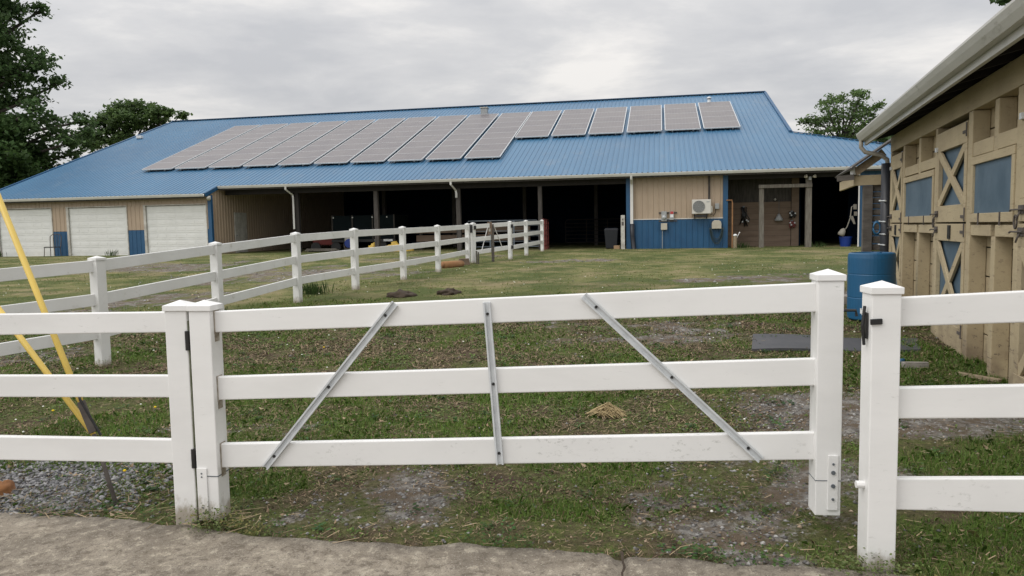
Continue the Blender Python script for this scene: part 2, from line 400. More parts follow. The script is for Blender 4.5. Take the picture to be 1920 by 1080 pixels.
def tint_mat(name, rough=.6, trans=0.0):
    m, t, b = new_mat(name); a = nd(t, 'ShaderNodeAttribute'); a.attribute_name = 'tint'
    t.links.new(a.outputs['Color'], b.inputs['Base Color']); b.inputs['Roughness'].default_value = rough; b.inputs['Specular IOR Level'].default_value = .25
    if trans:
        tr = nd(t, 'ShaderNodeBsdfTranslucent'); t.links.new(a.outputs['Color'], tr.inputs[0])
        mx = nd(t, 'ShaderNodeMixShader'); mx.inputs[0].default_value = trans
        t.links.new(b.outputs[0], mx.inputs[1]); t.links.new(tr.outputs[0], mx.inputs[2]); t.links.new(mx.outputs[0], t.nodes['Material Output'].inputs[0])
    return m
M['blade'] = tint_mat('grass_blades', .55, .25)
M['leaf'] = tint_mat('leaves', .6, .45)
M['pebble'] = tint_mat('gravel_stones', .85)
M['litter'] = tint_mat('dry_litter', .8)

def ground_mat():
    m, t, b = new_mat('ground_soil_moss_gravel')
    a = nd(t, 'ShaderNodeAttribute'); a.attribute_name = 'mask'
    s = nd(t, 'ShaderNodeSeparateColor'); t.links.new(a.outputs['Color'], s.inputs[0])
    gr, gs, lw = s.outputs[0], s.outputs[1], s.outputs[2]
    v = coords(t, rnd=False)
    n1, n2, n3, n4 = noise(t, v, .9, 6, .62), noise(t, v, 5, 7, .66), noise(t, v, 28, 6, .7), noise(t, v, 110, 3, .6)
    soil = mixc(t, ramp(t, n2, .38, .66), (.085, .060, .041), (.165, .121, .081))
    soil = mixc(t, ramp(t, n3, .56, .70), soil, (.21, .165, .115))
    soil = mixc(t, ramp(t, n3, .45, .30), soil, (.055, .040, .028))
    moss = mixc(t, ramp(t, n3, .38, .62), (.048, .066, .017), (.130, .155, .042))
    moss = mixc(t, ramp(t, n4, .58, .68), moss, (.20, .19, .09))
    mfac = nd(t, 'ShaderNodeMath', operation='ADD'); mfac.use_clamp = True
    t.links.new(ramp(t, n1, .40, .56, 0, .60), mfac.inputs[0]); t.links.new(ramp(t, n2, .44, .58, 0, .50), mfac.inputs[1])
    mf2 = nd(t, 'ShaderNodeMath', operation='MAXIMUM'); t.links.new(mfac.outputs[0], mf2.inputs[0]); t.links.new(ramp(t, gs, .25, .7), mf2.inputs[1])
    col = mixc(t, mf2.outputs[0], soil, moss)
    lawn = mixc(t, ramp(t, n2, .36, .66), (.135, .150, .050), (.245, .225, .105))
    n0 = noise(t, v, .38, 5, .6)
    lawn = mixc(t, ramp(t, n0, .50, .62, 0, .6), lawn, (.20, .165, .10))
    lawn = mixc(t, ramp(t, n1, .44, .57, 0, .85), lawn, (.07, .098, .028))
    lawn = mixc(t, ramp(t, n1, .43, .36, 0, .7), lawn, (.29, .24, .135))
    lawn = mixc(t, ramp(t, n3, .60, .72), lawn, (.27, .235, .14))
    col = mixc(t, lw, col, lawn)
    vo = nd(t, 'ShaderNodeTexVoronoi'); vo.inputs['Scale'].default_value = 34; t.links.new(v, vo.inputs['Vector'])
    vs = nd(t, 'ShaderNodeSeparateColor'); t.links.new(vo.outputs['Color'], vs.inputs[0])
    grav = mixc(t, vs.outputs[0], (.11, .102, .092), (.36, .345, .32))
    grav = mixc(t, ramp(t, n2, .38, .58), grav, (.145, .112, .080))
    gn = nd(t, 'ShaderNodeMath', operation='ADD'); t.links.new(gr, gn.inputs[0]); t.links.new(ramp(t, n3, .3, .7, -.35, .35), gn.inputs[1])
    col = mixc(t, ramp(t, gn.outputs[0], .35, .7), col, grav)
    t.links.new(col, b.inputs['Base Color']); b.inputs['Roughness'].default_value = .95; b.inputs['Specular IOR Level'].default_value = .15
    hh = nd(t, 'ShaderNodeMath', operation='ADD'); t.links.new(n3, hh.inputs[0]); t.links.new(n4, hh.inputs[1])
    bump(t, b, hh.outputs[0], .8, .03); return m
def road_mat():
    m, t, b = new_mat('old_concrete'); v = coords(t, rnd=False)
    n1, n2, n3, n4 = noise(t, v, 1.3, 6, .65), noise(t, v, 7, 8, .7), noise(t, v, 34, 6, .75), noise(t, v, 120, 3, .7)
    n5 = noise(t, v, 15, 9, .72)
    c = mixc(t, ramp(t, n2, .40, .60), (.215, .182, .138), (.30, .26, .205))
    c = mixc(t, ramp(t, n1, .44, .62), c, (.165, .14, .108))
    c = mixc(t, ramp(t, n5, .53, .60, 0, .85), c, (.12, .098, .072))
    c = mixc(t, ramp(t, n5, .46, .38, 0, .75), c, (.41, .365, .285))
    c = mixc(t, ramp(t, n3, .58, .63), c, (.12, .10, .08))
    c = mixc(t, ramp(t, n4, .60, .68), c, (.10, .085, .07))
    c = mixc(t, ramp(t, n4, .38, .33), c, (.42, .39, .33))
    t.links.new(c, b.inputs['Base Color']); b.inputs['Roughness'].default_value = .9
    hh = nd(t, 'ShaderNodeMath', operation='ADD'); t.links.new(n3, hh.inputs[0]); t.links.new(n4, hh.inputs[1])
    bump(t, b, hh.outputs[0], .55, .012); return m

# ================================================================ SETTING
def axis(parts):
    a = [parts[0][0]]
    for lo, hi, st in parts:
        n = max(1, int(round((hi - lo) / st)))
        a += [lo + (hi - lo) * (i + 1) / n for i in range(n)]
    return np.array(a)
def make_ground():
    xs = axis([(-900, -120, 130), (-120, -30, 10), (-30, -10, .8), (-10, 12, .1), (12, 34, .8), (34, 130, 10), (130, 900, 130)])
    ys = axis([(-60, -4, 6), (-4, 3, .5), (3, 15, .085), (15, 34, .25), (34, 60, 2), (60, 200, 14), (200, 1400, 150)])
    X, Y = np.meshgrid(xs, ys); nx, ny = len(xs), len(ys)
    Z = tz(X, Y)
    amp = np.where((np.abs(X) < 15) & (Y > 2) & (Y < 32), .035, 0) * np.clip((Y - 3) / 3, .35, 1) * np.clip((30 - Y) / 6, 0, 1)
    Z = Z + (fbm(X, Y, .7, 41, 5) - .5) * amp
    Z = Z - .05 * sstep(.08, -.12, Y - road_edge(X)) * (np.abs(X) < 30)
    mask = np.zeros((ny, nx, 4)); mask[..., 0] = gravel_mask(X, Y); mask[..., 1] = grass_mask(X, Y); mask[..., 2] = lawn_mask(X, Y); mask[..., 3] = 1
    idx = np.arange(nx * ny).reshape(ny, nx)
    f = np.stack([idx[:-1, :-1], idx[:-1, 1:], idx[1:, 1:], idx[1:, :-1]], -1).reshape(-1)
    o = np_mesh('ground', np.stack([X, Y, Z], -1).reshape(-1, 3), f, 4, ground_mat())
    at = o.data.attributes.new('mask', 'FLOAT_COLOR', 'POINT'); at.data.foreach_set('color', mask.reshape(-1).astype(np.float32))
    o.data.polygons.foreach_set('use_smooth', [True] * len(o.data.polygons)); o['kind'] = 'structure'
make_ground()
def make_road():
    xs = axis([(-30, -5, 1), (-5, 3, .03), (3, 30, 1)]); k = 26
    V = []; nx = len(xs); e_ = road_edge(xs)
    crack = np.exp(-((xs - .5) / .03) ** 2)
    rows = [e_ - (e_ + 5) * (1 - (i / (k - 1)) ** .35) for i in range(k)]
    for i, yr in enumerate(rows):
        z = tz(xs, yr) + .012 + (fbm(xs, yr, .6, 61, 4) - .5) * .012 - .03 * crack * (yr > 1)
        V.append(np.stack([xs, yr, z], -1))
    V.append(np.stack([xs, e_ + .015, tz(xs, e_) - .05], -1))
    V = np.concatenate(V); idx = np.arange(nx * (k + 1)).reshape(k + 1, nx)
    f = np.stack([idx[:-1, :-1], idx[:-1, 1:], idx[1:, 1:], idx[1:, :-1]], -1).reshape(-1)
    o = np_mesh('road', V, f, 4, road_mat()); o['kind'] = 'structure'
make_road()
def make_joint():
    k = MB(); ys = np.linspace(2.6, 3.58, 40); L_, R_ = [], []
    for y in ys:
        x = .505 + .10 * (y - 3.5) + (vnoise(y, 0, .07, 3) - .5) * .03; w_ = .004 + .009 * float(vnoise(y, 5, .09, 8)); z = gz(x, y) + .024
        L_.append((x - w_, y, z)); R_.append((x + w_, y, z))
    k.v = L_ + R_; n = len(ys); k.f = [(i, i + n, i + n + 1, i + 1) for i in range(n - 1)]
    o = k.build('road_joint', M['dung']); o['kind'] = 'structure'
make_joint()

# ================================================================ BARN
TP = .374
EZ = 3.83
def RZ(v): return EZ + TP * (v + .45)
barn = thing('barn', 'long blue metal roofed barn with tan walls, open bays and three garage doors', 'barn', (BX, BY, 0), -YAW)
UL, UG, UR, UE = -31.4, -19.02, 7.3, 14.7
VR = 14.2
def sheet_strip(mb, q, n):               # q(t, side) not needed; quads from two rails of points
    o = len(mb.v); k = len(q[0])
    for a in q: mb.v += [tuple(p) for p in a]
    for i in range(len(q) - 1):
        for j in range(k - 1):
            mb.f.append((o + i * k + j, o + (i + 1) * k + j, o + (i + 1) * k + j + 1, o + i * k + j + 1))
def front_roof():
    mb = MB(); P = .2286; u = UL
    prof = ((0, 0), (.155, 0), (.170, .026), (.205, .026), (.2286, 0))
    while u < UE - .02:
        us = [(min(u + a, UE), h) for a, h in prof]
        vlo = -1.5 if u + P / 2 < UG else -.45
        rows = []
        for uu, h in us:
            vhi = VR if u < UR - .05 else 5.15 - .756 * (uu - UR)
            vhi = max(vhi, vlo + .01)
            mid = vlo + (vhi - vlo) * .5
            rows.append([(uu, vv, RZ(vv) + h) for vv in (vlo, vhi)])
        sheet_strip(mb, [list(r) for r in rows], 0)
        u += P
    # rear slope, right lean-to slope, deck under the sheets
    zr = RZ(VR)
    o = mb.build('roof', M['roof'], barn)
    mb2 = MB()
    mb2.add([(UL, VR, zr), (UR, VR, zr), (UR, 28.9, RZ(-.45)), (UL, 28.9, RZ(-.45))], [(0, 1, 2, 3)])
    mb2.add([(UR, 5.15, RZ(5.15)), (UE, -.45, RZ(-.45)), (UE, 28.9, RZ(-.45)), (UR, 28.9, RZ(5.15))], [(0, 1, 2, 3)])
    mb2.build('rear_roof', M['roof'], barn)
    d = MB()
    def slab(u0, u1, v0, v1): d.hexa([(u0, v0, RZ(v0) - .10), (u1, v0, RZ(v0) - .10), (u1, v1, RZ(v1) - .10), (u0, v1, RZ(v1) - .10), (u0, v0, RZ(v0) - .012), (u1, v0, RZ(v0) - .012), (u1, v1, RZ(v1) - .012), (u0, v1, RZ(v1) - .012)])
    slab(UL + .02, UG - .02, -1.48, VR - .02); slab(UG - .02, UR - .02, -.43, VR - .02)
    d.hexa([(UR, -.43, RZ(-.43) - .1), (UE - .1, -.43, RZ(-.43) - .1), (UR + .05, 5.05, RZ(5.05) - .1), (UR, 5.1, RZ(5.1) - .1),
            (UR, -.43, RZ(-.43) - .012), (UE - .1, -.43, RZ(-.43) - .012), (UR + .05, 5.05, RZ(5.05) - .012), (UR, 5.1, RZ(5.1) - .012)])
    d.build('roof_deck', M['shade_in'], barn)
    t = MB()
    t.bar((UL - .05, VR, zr + .035), (UR + .05, VR, zr + .035), .36, .035)                           # ridge cap
    t.bar((UL, -1.5, RZ(-1.5) + .0), (UL, VR, zr + .0), .12, .10)                                      # rakes
    t.bar((UR + .03, 5.15, RZ(5.15)), (UR + .03, VR, zr), .12, .14)
    t.bar((UR, 5.17, RZ(5.15) + .03), (UE, -.45, RZ(-.45) + .03), .22, .03)
    t.bar((UG + .03, -1.5, RZ(-1.5) - .06), (UG + .03, -.46, RZ(-.46) - .06), .05, .17)
    fix_normals(t.build('roof_trim', M['bluewall'], barn))
front_roof()
def gutter(mb, u0, u1, v, z):
    mb.extr([(v, z), (v - .01, z - .115), (v - .075, z - .115), (v - .105, z - .06), (v - .125, z - .012), (v - .125, z + .006), (v - .112, z + .006), (v - .108, z - .012), (v - .08, z - .05)], u0, u1, 'x')
g = MB(); gutter(g, UG + .06, UE - .05, -.455, RZ(-.45) - .015); fix_normals(g.build('gutter', M['white_trim'], barn))
g = MB(); gutter(g, UL, UG - .02, -1.505, RZ(-1.5) - .015); fix_normals(g.build('gutter', M['white_trim'], barn))
f = MB(); f.box(UG + .06, UE - .1, -.452, -.43, RZ(-.45) - .2, RZ(-.45) - .02); f.box(UL, UG - .03, -1.502, -1.48, RZ(-1.5) - .2, RZ(-1.5) - .02)
f.build('fascia', M['post_dark'], barn)

def ribbed(mb, a0, a1, z0, z1, plane, face=-1, along='u', P=.2286):
    """vertical ribbed sheet; along u at v=plane (face -1 looks to -v) or along v at u=plane (face +1 looks to +u)"""
    a = a0; rows = []
    zt = z1 if callable(z1) else (lambda q: z1)
    while a < a1 - 1e-4:
        for da, h in ((0, 0), (.15, 0), (.168, .02), (.205, .02), (.2284, 0)):
            q = min(a + da, a1)
            p = plane + face * h
            rows.append([(q, p, z0), (q, p, zt(q))] if along == 'u' else [(p, q, z0), (p, q, zt(q))])
        a += P
    sheet_strip(mb, rows, 0)
# garage front
w = MB(); ribbed(w, UL + .1, UG - .1, 2.95, 3.32, -1.15)
for a, b_ in ((-31.3, -30.55), (-27.45, -26.62), (-23.35, -22.45), (-19.2, -19.11)): ribbed(w, a, b_, 1.84, 2.95, -1.15)
w.build('garage_wall', M['tan'], barn)
for a, b_ in ((-31.3, -30.55), (-27.45, -26.62), (-23.35, -22.45), (-19.2, -19.11)):
    w = MB(); ribbed(w, a, b_, .3, 1.83, -1.155); w.build('garage_wainscot', M['bluewall'], barn)
w = MB(); w.box(-19.11, -18.94, -1.18, -1.02, .3, 3.38); w.build('corner_trim', M['bluewall'], barn)
def garage_door(u0, u1, z0, z1):
    d = MB(); v = -1.10; d.box(u0 + .02, u1 - .02, v, v + .05, z0, z1); n = 8; hh = (z1 - z0) / n
    for i in range(n):
        za = z0 + i * hh
        d.box(u0 + .025, u1 - .025, v - .012, v - .001, za + .010, za + hh - .010)
        for j in range(6):
            ua = u0 + .12 + j * (u1 - u0 - .2) / 6
            d.box(ua, ua + (u1 - u0 - .2) / 6 - .09, v - .019, v - .0125, za + hh * .30, za + hh * .74)
    o = d.build('garage_door', M['garage_white'], barn, bevel=.004)
    j = MB(); j.box(u0 - .10, u0 + .015, -1.185, -1.10, z0, z1 + .02); j.box(u1 - .015, u1 + .03, -1.185, -1.10, z0, z1 + .02); j.box(u0 - .10, u1 + .03, -1.20, -1.11, z1 + .022, z1 + .06)
    j.build('door_frame', M['offwhite'], o)
for u0, u1 in ((-30.5, -27.46), (-26.54, -23.36), (-22.36, -19.21)): garage_door(u0, u1, .42, 2.94)
# tan side wall of the garage, facing the open bay, with a door
w = MB(); ribbed(w, -1.0, 13.9, .3, lambda q: RZ(q) - .12, -19.06, 1, 'v'); w.build('side_wall', M['tan'], barn)
d = MB(); d.box(-19.05, -19.0, .85, 1.92, .45, 2.62); sd = d.build('side_door', M['offwhite'], barn, bevel=.006)
d = MB(); d.lathe([(.03, 0), (.035, .03), (.0, .05)], n=10); d.build('door_knob', M['bolt'], sd, (-19.0, .95, 1.5), (0, R(90), 0), smooth=True)
# shell: rear, ends, partitions (interior shade put into the colour)
w = MB()
w.box(UL + .1, UE - .1, 28.6, 28.75, 0, RZ(-.45) - .1)
w.box(UL + .1, UL + .25, -1.1, 28.6, 0, 3.3); w.add([(UL + .12, -1.1, 3.3), (UL + .12, 28.6, 3.3), (UL + .12, VR, RZ(VR) - .12)], [(0, 1, 2)])
w.box(UE - .25, UE - .1, 0, 28.6, 0, RZ(-.45) - .15)
w.box(-19.35, -19.15, -1.0, 14, 0, 3.3)
w.build('outer_wall', M['shade_in'], barn)
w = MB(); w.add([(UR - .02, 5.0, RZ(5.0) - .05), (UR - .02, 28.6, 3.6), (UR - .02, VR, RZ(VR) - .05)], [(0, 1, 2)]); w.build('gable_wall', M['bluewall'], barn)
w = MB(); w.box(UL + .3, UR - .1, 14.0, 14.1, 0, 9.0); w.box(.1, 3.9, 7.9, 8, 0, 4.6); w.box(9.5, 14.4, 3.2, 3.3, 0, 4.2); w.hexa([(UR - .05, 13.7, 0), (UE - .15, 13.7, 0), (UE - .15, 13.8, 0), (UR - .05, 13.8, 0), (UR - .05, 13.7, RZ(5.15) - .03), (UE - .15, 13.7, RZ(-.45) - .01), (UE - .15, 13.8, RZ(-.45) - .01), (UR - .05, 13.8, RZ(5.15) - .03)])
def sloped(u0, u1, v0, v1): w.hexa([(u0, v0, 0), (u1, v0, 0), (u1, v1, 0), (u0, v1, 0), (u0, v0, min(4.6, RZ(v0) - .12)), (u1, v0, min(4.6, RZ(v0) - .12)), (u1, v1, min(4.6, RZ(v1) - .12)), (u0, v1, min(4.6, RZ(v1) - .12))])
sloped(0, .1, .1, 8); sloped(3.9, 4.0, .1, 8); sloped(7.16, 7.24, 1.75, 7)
w.build('inner_wall', M['shade_in'], barn)
fl = MB(); fl.box(UG, 14.4, .15, 13.9, .2, .605); fl.build('floor', M['dirt_floor'], barn)
# right front wall
w = MB(); ribbed(w, .12, 3.86, 1.915, 3.72, 0); w.build('front_wall', M['tan'], barn)
w = MB(); ribbed(w, .12, 3.86, .3, 1.88, -.004); w.build('wainscot', M['bluewall'], barn)
w = MB(); ribbed(w, 9.35, 14.5, .3, 3.75, 0); w.build('blue_wall', M['bluewall'], barn)
w = MB(); w.box(.1, 3.87, -.034, .0, 1.882, 1.914); w.build('wainscot_trim', M['white_trim'], barn)
for a, b_ in ((-.12, .115), (3.865, 4.06), (9.17, 9.34)):
    w = MB(); w.box(a, b_, -.05, .1, .3, 3.72); w.build('corner_trim', M['bluewall'], barn)
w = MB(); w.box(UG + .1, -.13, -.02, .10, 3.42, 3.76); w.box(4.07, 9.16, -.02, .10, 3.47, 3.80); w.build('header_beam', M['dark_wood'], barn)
# posts of the open bays
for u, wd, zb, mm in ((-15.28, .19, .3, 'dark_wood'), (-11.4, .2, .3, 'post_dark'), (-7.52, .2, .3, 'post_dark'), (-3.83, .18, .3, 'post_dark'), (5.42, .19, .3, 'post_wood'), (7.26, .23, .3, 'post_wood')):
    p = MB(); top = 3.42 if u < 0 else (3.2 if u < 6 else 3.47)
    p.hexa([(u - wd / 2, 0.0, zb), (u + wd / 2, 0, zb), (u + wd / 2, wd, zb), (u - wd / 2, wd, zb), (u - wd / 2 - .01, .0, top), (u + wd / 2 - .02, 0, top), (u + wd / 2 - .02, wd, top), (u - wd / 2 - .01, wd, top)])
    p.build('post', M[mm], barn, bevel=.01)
for u in (-13.3, -9.4, -5.6, -1.9):
    p = MB(); p.box(u - .09, u + .09, 6.0, 6.18, .3, RZ(6) - .1); p.build('post', M['post_dark'], barn)
p = MB(); p.box(5.28, 7.36, -.06, -.005, 3.08, 3.22); p.build('cross_beam', M['post_wood'], barn, bevel=.006)
# recess with plywood walls between the two right posts
w = MB()
zz = [.62, .86, 1.1, 1.34, 1.58, 1.82, 2.06, 2.3, 2.56]
for i in range(len(zz) - 1): w.box(4.2, 6.8, 1.5 + .004 * (i % 2), 1.54, zz[i] + .006, zz[i + 1] - .004)
w.box(6.82, 7.12, 1.47, 1.53, .62, 3.8)
w.build('plank_wall', M['ply'], barn)
w = MB(); w.box(4.06, 6.81, 1.56, 1.66, .6, 4.2); w.build('recess_wall', M['post_dark'], barn)
# downspouts
def downspout(u, v, zb, flat=.085, offset=.0):
    m_ = MB(); zt = RZ(-.45) - .13
    m_.tube([(u - .10, -.52, zt), (u - .10, -.52, zt - .12), (u + .0, v - .06, zt - .36), (u + .02, v - .06, zt - .5), (u + .02 + offset, v - .06, zb)], flat / 2 * 1.15, 4)
    return m_.build('downspout', M['white_trim'], barn)
downspout(-15.45, 0, 1.76); downspout(-7.6, -.02, 3.02)
m_ = MB(); zt = RZ(-.45) - .13
m_.box(.055, .175, -.155, -.045, 1.72, zt - .05); m_.tube([(.115, -.52, zt), (.115, -.5, zt - .1), (.115, -.1, zt - .3)], .055, 6); m_.build('downspout', M['white_trim'], barn)
m_ = MB(); m_.tube([(.13, -.1, 1.72), (.14, -.1, 1.2), (.2, -.12, .6), (.24, -.2, .5)], .10, 10); m_.build('drain_pipe', M['dark_plastic'], barn, smooth=True)
m_ = MB(); m_.tube([(3.30, -.05, 2.66), (3.30, -.05, 3.72)], .045, 6); m_.build('line_cover', M['redpaint'] if False else M['post_dark'], barn)
m_ = MB(); m_.tube([(9.13, -.09, .4), (9.13, -.09, 3.65)], .03, 6); m_.build('conduit', M['white_trim'], barn)
m_ = MB(); m_.tube([(4.0, -.07, 2.62), (4.22, -.07, 2.62), (4.24, -.07, 2.5), (4.24, -.07, .62)], .028, 6); m_.build('standpipe', M['clay'], barn)

# ---- solar columns on the roof
PITCHR = math.atan(TP)
def solar_column(u0, v0, n, label, first={}):
    t = thing('solar_panel_column', label, 'solar panels', BP(u0, v0, RZ(v0) + .03), (PITCHR, 0, -YAW), 'solar panel columns on the blue roof')
    if 'mod' not in first:
        a = MB(); a.box(-.83, .83, .008, 1.186, .10, .135); first['mod'] = a
        me = bpy.data.meshes.new('module'); me.from_pydata(a.v, [], a.f); me.update(); me.materials.append(M['cells']); first['me'] = me
    for i in range(n):
        link('module', first['me'], None, t, (0, i * 1.197, 0))
    L = n * 1.197
    f_ = MB(); f_.box(-.865, -.832, 0, L, .09, .142); f_.box(.832, .865, 0, L, .09, .142); f_.box(-.832, .832, -.03, .004, .09, .142); f_.box(-.832, .832, L - .002, L + .03, .09, .142)
    for i in range(1, n): f_.box(-.832, .832, i * 1.197 - .013, i * 1.197 + .011, .09, .139)
    f_.build('frame', M['galv'], t)
    k = MB()
    for x in (-.5, .5):
        k.box(x - .025, x + .025, -.12, L + .05, .035, .088)
        for y in np.arange(.2, L, 1.5): k.box(x - .03, x + .03, y - .04, y + .04, -.02, .036)
    k.build('mounting_rail', M['bolt'], t)
ORD = ['first', 'second', 'third', 'fourth', 'fifth', 'sixth', 'seventh', 'eighth', 'ninth', 'tenth']
for i in range(10):
    solar_column(-24.08 + i * 1.91, 2.2, 8, ['tall column of grey solar panels at the left end of the roof array', 'second tall solar panel column from the left end of the array', 'third tall solar panel column from the left end of the array', 'fourth tall solar panel column from the left end of the array', 'fifth tall solar panel column from the left end of the array', 'fifth tall solar panel column left of the short columns, seventh of the array counted from ridge vent leftward'.split(',')[0] + ', middle of the tall ones', 'third tall solar panel column left of the roof vent box', 'tall solar panel column left of the one under the roof vent box', 'tall solar panel column with the roof vent box at its top', 'tall solar panel column touching the first short column, just right of the vent box'][i])
for i in range(6):
    solar_column(-5.10 + i * 1.868 + (.04 if i > 2 else 0), 5.62 + .05 * i, 5, ['short solar panel column right beside the last tall column', 'second short solar panel column right of the tall ones', 'third short solar panel column right of the tall ones', 'third short solar panel column from the right gable end', 'second short solar panel column from the right gable end', 'rightmost short solar panel column, below the small vent pipe'][i])
vb = thing('roof_vent', 'grey box vent standing on the blue roof behind the tall solar panels', 'vent', BP(-8.95, 11.75, RZ(11.75)), -YAW)
k = MB(); k.box(-.2, .2, -.18, .18, -.15, .38); k.build('vent_box', M['grey_box'], vb, bevel=.02)
k = MB(); k.box(-.24, .24, -.22, .22, .38, .43); k.build('vent_cap', M['beige'], vb, bevel=.01)
k = MB(); k.box(-.45, .75, -.4, .4, -.14, -.10); k.build('flashing', M['bolt'], vb, rot=(PITCHR, 0, 0))
vp = thing('vent_pipe', 'small pale vent pipe above the rightmost short solar panel column', 'vent pipe', BP(4.05, 12.0, RZ(12)), -YAW)
k = MB(); k.lathe([(.11, -.1), (.09, .0), (.09, .25)], n=14); k.build('pipe', M['galv'], vp, smooth=True)
k = MB(); k.lathe([(.14, .25), (.14, .29), (.06, .36)], n=14); k.build('cap', M['galv'], vp, smooth=True)
lv = thing('roof_patch_vent', 'tiny bright vent flashing near the left edge of the blue roof', 'vent', BP(-30.6, 9.6, RZ(9.6) + .02), -YAW)
k = MB(); k.box(-.18, .18, -.12, .12, 0, .18); k.build('hood', M['galv'], lv, bevel=.03)

# ---- fixtures on the right front wall
o_ = lambda u, z, v=-.03: BP(u, v, z)
ac = thing('air_conditioner', 'cream outdoor air conditioner unit on a bracket on the tan wall', 'air conditioner', o_(2.98, 2.05, -.04), -YAW)
k = MB(); k.box(-.38, .38, -.36, -.06, .03, .62); k.build('casing', M['ac'], ac, bevel=.02)
k = MB(); k.box(.385, .44, -.3, -.1, .08, .34); k.build('valve_cover', M['ac'], ac, bevel=.01)
k = MB()
for r_ in (.24, .20, .16, .12, .08): k.tube([(-.11 + r_ * math.cos(a), -.372, .325 + r_ * math.sin(a)) for a in np.linspace(0, 2 * math.pi, 25)], .007, 4, False)
for a in np.arange(0, math.pi * 2, math.pi / 6): k.bar((-.11, -.372, .325), (-.11 + .24 * math.cos(a), -.372, .325 + .24 * math.sin(a)), .008, .008, (0, 1, 0))
k.build('fan_grille', M['grey_box'], ac)
k = MB(); k.tube([(-.11, -.362, .325), (-.11, -.3615, .325)], .25, 28); k.build('fan_opening', M['grille'], ac)
k = MB(); k.box(.2, .32, -.364, -.3605, .50, .535); k.build('badge', M['grey_box'], ac)
k = MB(); k.box(-.3, -.26, -.34, .0, -.02, .03); k.box(.2, .24, -.34, .0, -.02, .03); k.box(-.3, -.26, -.05, .0, -.16, -.02); k.box(.2, .24, -.05, 0, -.16, -.02); k.box(-.26, .2, -.34, -.3, -.1, -.01); k.build('bracket', M['black'], ac)
dc = thing('disconnect_box', 'small grey electrical box right of the air conditioner', 'electrical box', o_(3.62, 2.27), -YAW)
k = MB(); k.box(-.085, .085, -.11, 0, 0, .23); k.build('box', M['grey_box'], dc, bevel=.012)
k = MB(); k.tube([(-.05, -.04, 0), (-.06, -.04, -.16), (-.14, -.05, -.26), (-.24, -.06, -.22), (-.3, -.1, -.1)], .013, 6); k.build('cable', M['black'], dc, smooth=True)
me_ = thing('electric_meter', 'grey electricity meter with round glass dial on the tan wall', 'electric meter', o_(1.46, 1.80), -YAW)
k = MB(); k.box(-.11, .11, -.10, 0, 0, .42); k.build('housing', M['grey_box'], me_, bevel=.012)
k = MB(); k.lathe([(.085, 0), (.085, .05), (.07, .075), (0.0, .08)], n=20); k.build('dial', M['glass'], me_, (0, -.10, .17), (R(90), 0, 0), smooth=True)
sw = thing('solar_switch_box', 'grey switch box with a red label beside the electricity meter', 'switch box', o_(1.78, 1.85), -YAW)
k = MB(); k.box(-.085, .085, -.10, 0, 0, .38); k.build('box', M['grey_box'], sw, bevel=.012)
k = MB(); k.box(-.065, .065, -.104, -.1005, .25, .36); k.build('red_label', M['red'], sw)
k = MB(); k.box(-.065, .065, -.104, -.1005, .11, .23); k.build('white_label', M['white_paint'], sw)
st_ = thing('mounting_strip', 'dark mounting rail behind the meter and the switch box', 'rail', o_(1.6, 2.12, -.022), -YAW)
k = MB(); k.box(-.36, .40, -.012, 0, 0, .07); k.box(-.36, .40, -.012, 0, -.33, -.29); k.build('strip', M['rust'], st_)
jb = thing('junction_box', 'beige junction box with a conduit on the blue wainscot', 'junction box', o_(1.46, 1.44), -YAW)
k = MB(); k.box(-.13, .13, -.12, 0, 0, .28); k.build('box', M['beige'], jb, bevel=.012)
k = MB(); k.tube([(-.07, -.05, 0), (-.07, -.05, -.85)], .016, 6); k.build('conduit', M['grey_box'], jb)
hr = thing('hose_reel', 'beige hose hanger with a coiled dark hose on the blue wainscot', 'hose reel', o_(3.6, 1.45), -YAW)
k = MB(); pr = [(-.19, 0), (.19, 0), (.195, .2), (.17, .3), (.09, .355), (-.09, .355), (-.17, .3), (-.195, .2)]
k.extr([(p, q) for p, q in pr], -.2, -.0, 'y'); fix_normals(k.build('cover', M['beige'], hr, bevel=.02))
k = MB()
for i, (rw, rh) in enumerate(((.25, .62), (.23, .55), (.27, .68), (.2, .47))):
    k.tube([(rw * math.cos(a), -.08 - .03 * i, .05 + rh * math.sin(a)) for a in np.linspace(math.pi, 2 * math.pi, 18)], .017, 6)
k.build('hose', M['hose'], hr, smooth=True)
gp_ = thing('gate_post_board', 'white weathered board post at the left corner of the tan front wall', 'post', BP(-.26, -.12), -YAW)
k = MB(); k.box(-.085, .085, -.05, .05, -.1, 1.44); k.build('board', M['offwhite'], gp_, bevel=.008)
k = MB(); k.box(-.04, .04, -.056, -.0505, 1.0, 1.16); k.box(-.02, .02, -.056, -.0505, 1.22, 1.3); k.build('hinge_plate', M['rust'], gp_)
cb = thing('carton', 'small brown block on the ground at the foot of the white board post', 'block', BP(-.52, .1, .6), -YAW)
k = MB(); k.box(-.14, .12, -.1, .12, 0, .2); k.build('box', M['card'], cb, bevel=.01)
tcn = thing('trash_can', 'dark wheeled trash can in the barn opening beside the white board post', 'trash can', BP(-.78, .55, .605), -YAW)
k = MB(); k.hexa([(-.24, -.24, .06), (.24, -.24, .06), (.24, .24, .06), (-.24, .24, .06), (-.3, -.3, .86), (.3, -.3, .86), (.3, .3, .86), (-.3, .3, .86)]); k.build('bin', M['dark_plastic'], tcn, bevel=.03)
k = MB(); k.hexa([(-.32, -.33, .865), (.32, -.33, .865), (.32, .32, .865), (-.32, .32, .865), (-.26, -.26, .95), (.26, -.26, .95), (.26, .26, .95), (-.26, .26, .95)]); k.build('lid', M['dark_plastic'], tcn, bevel=.02)
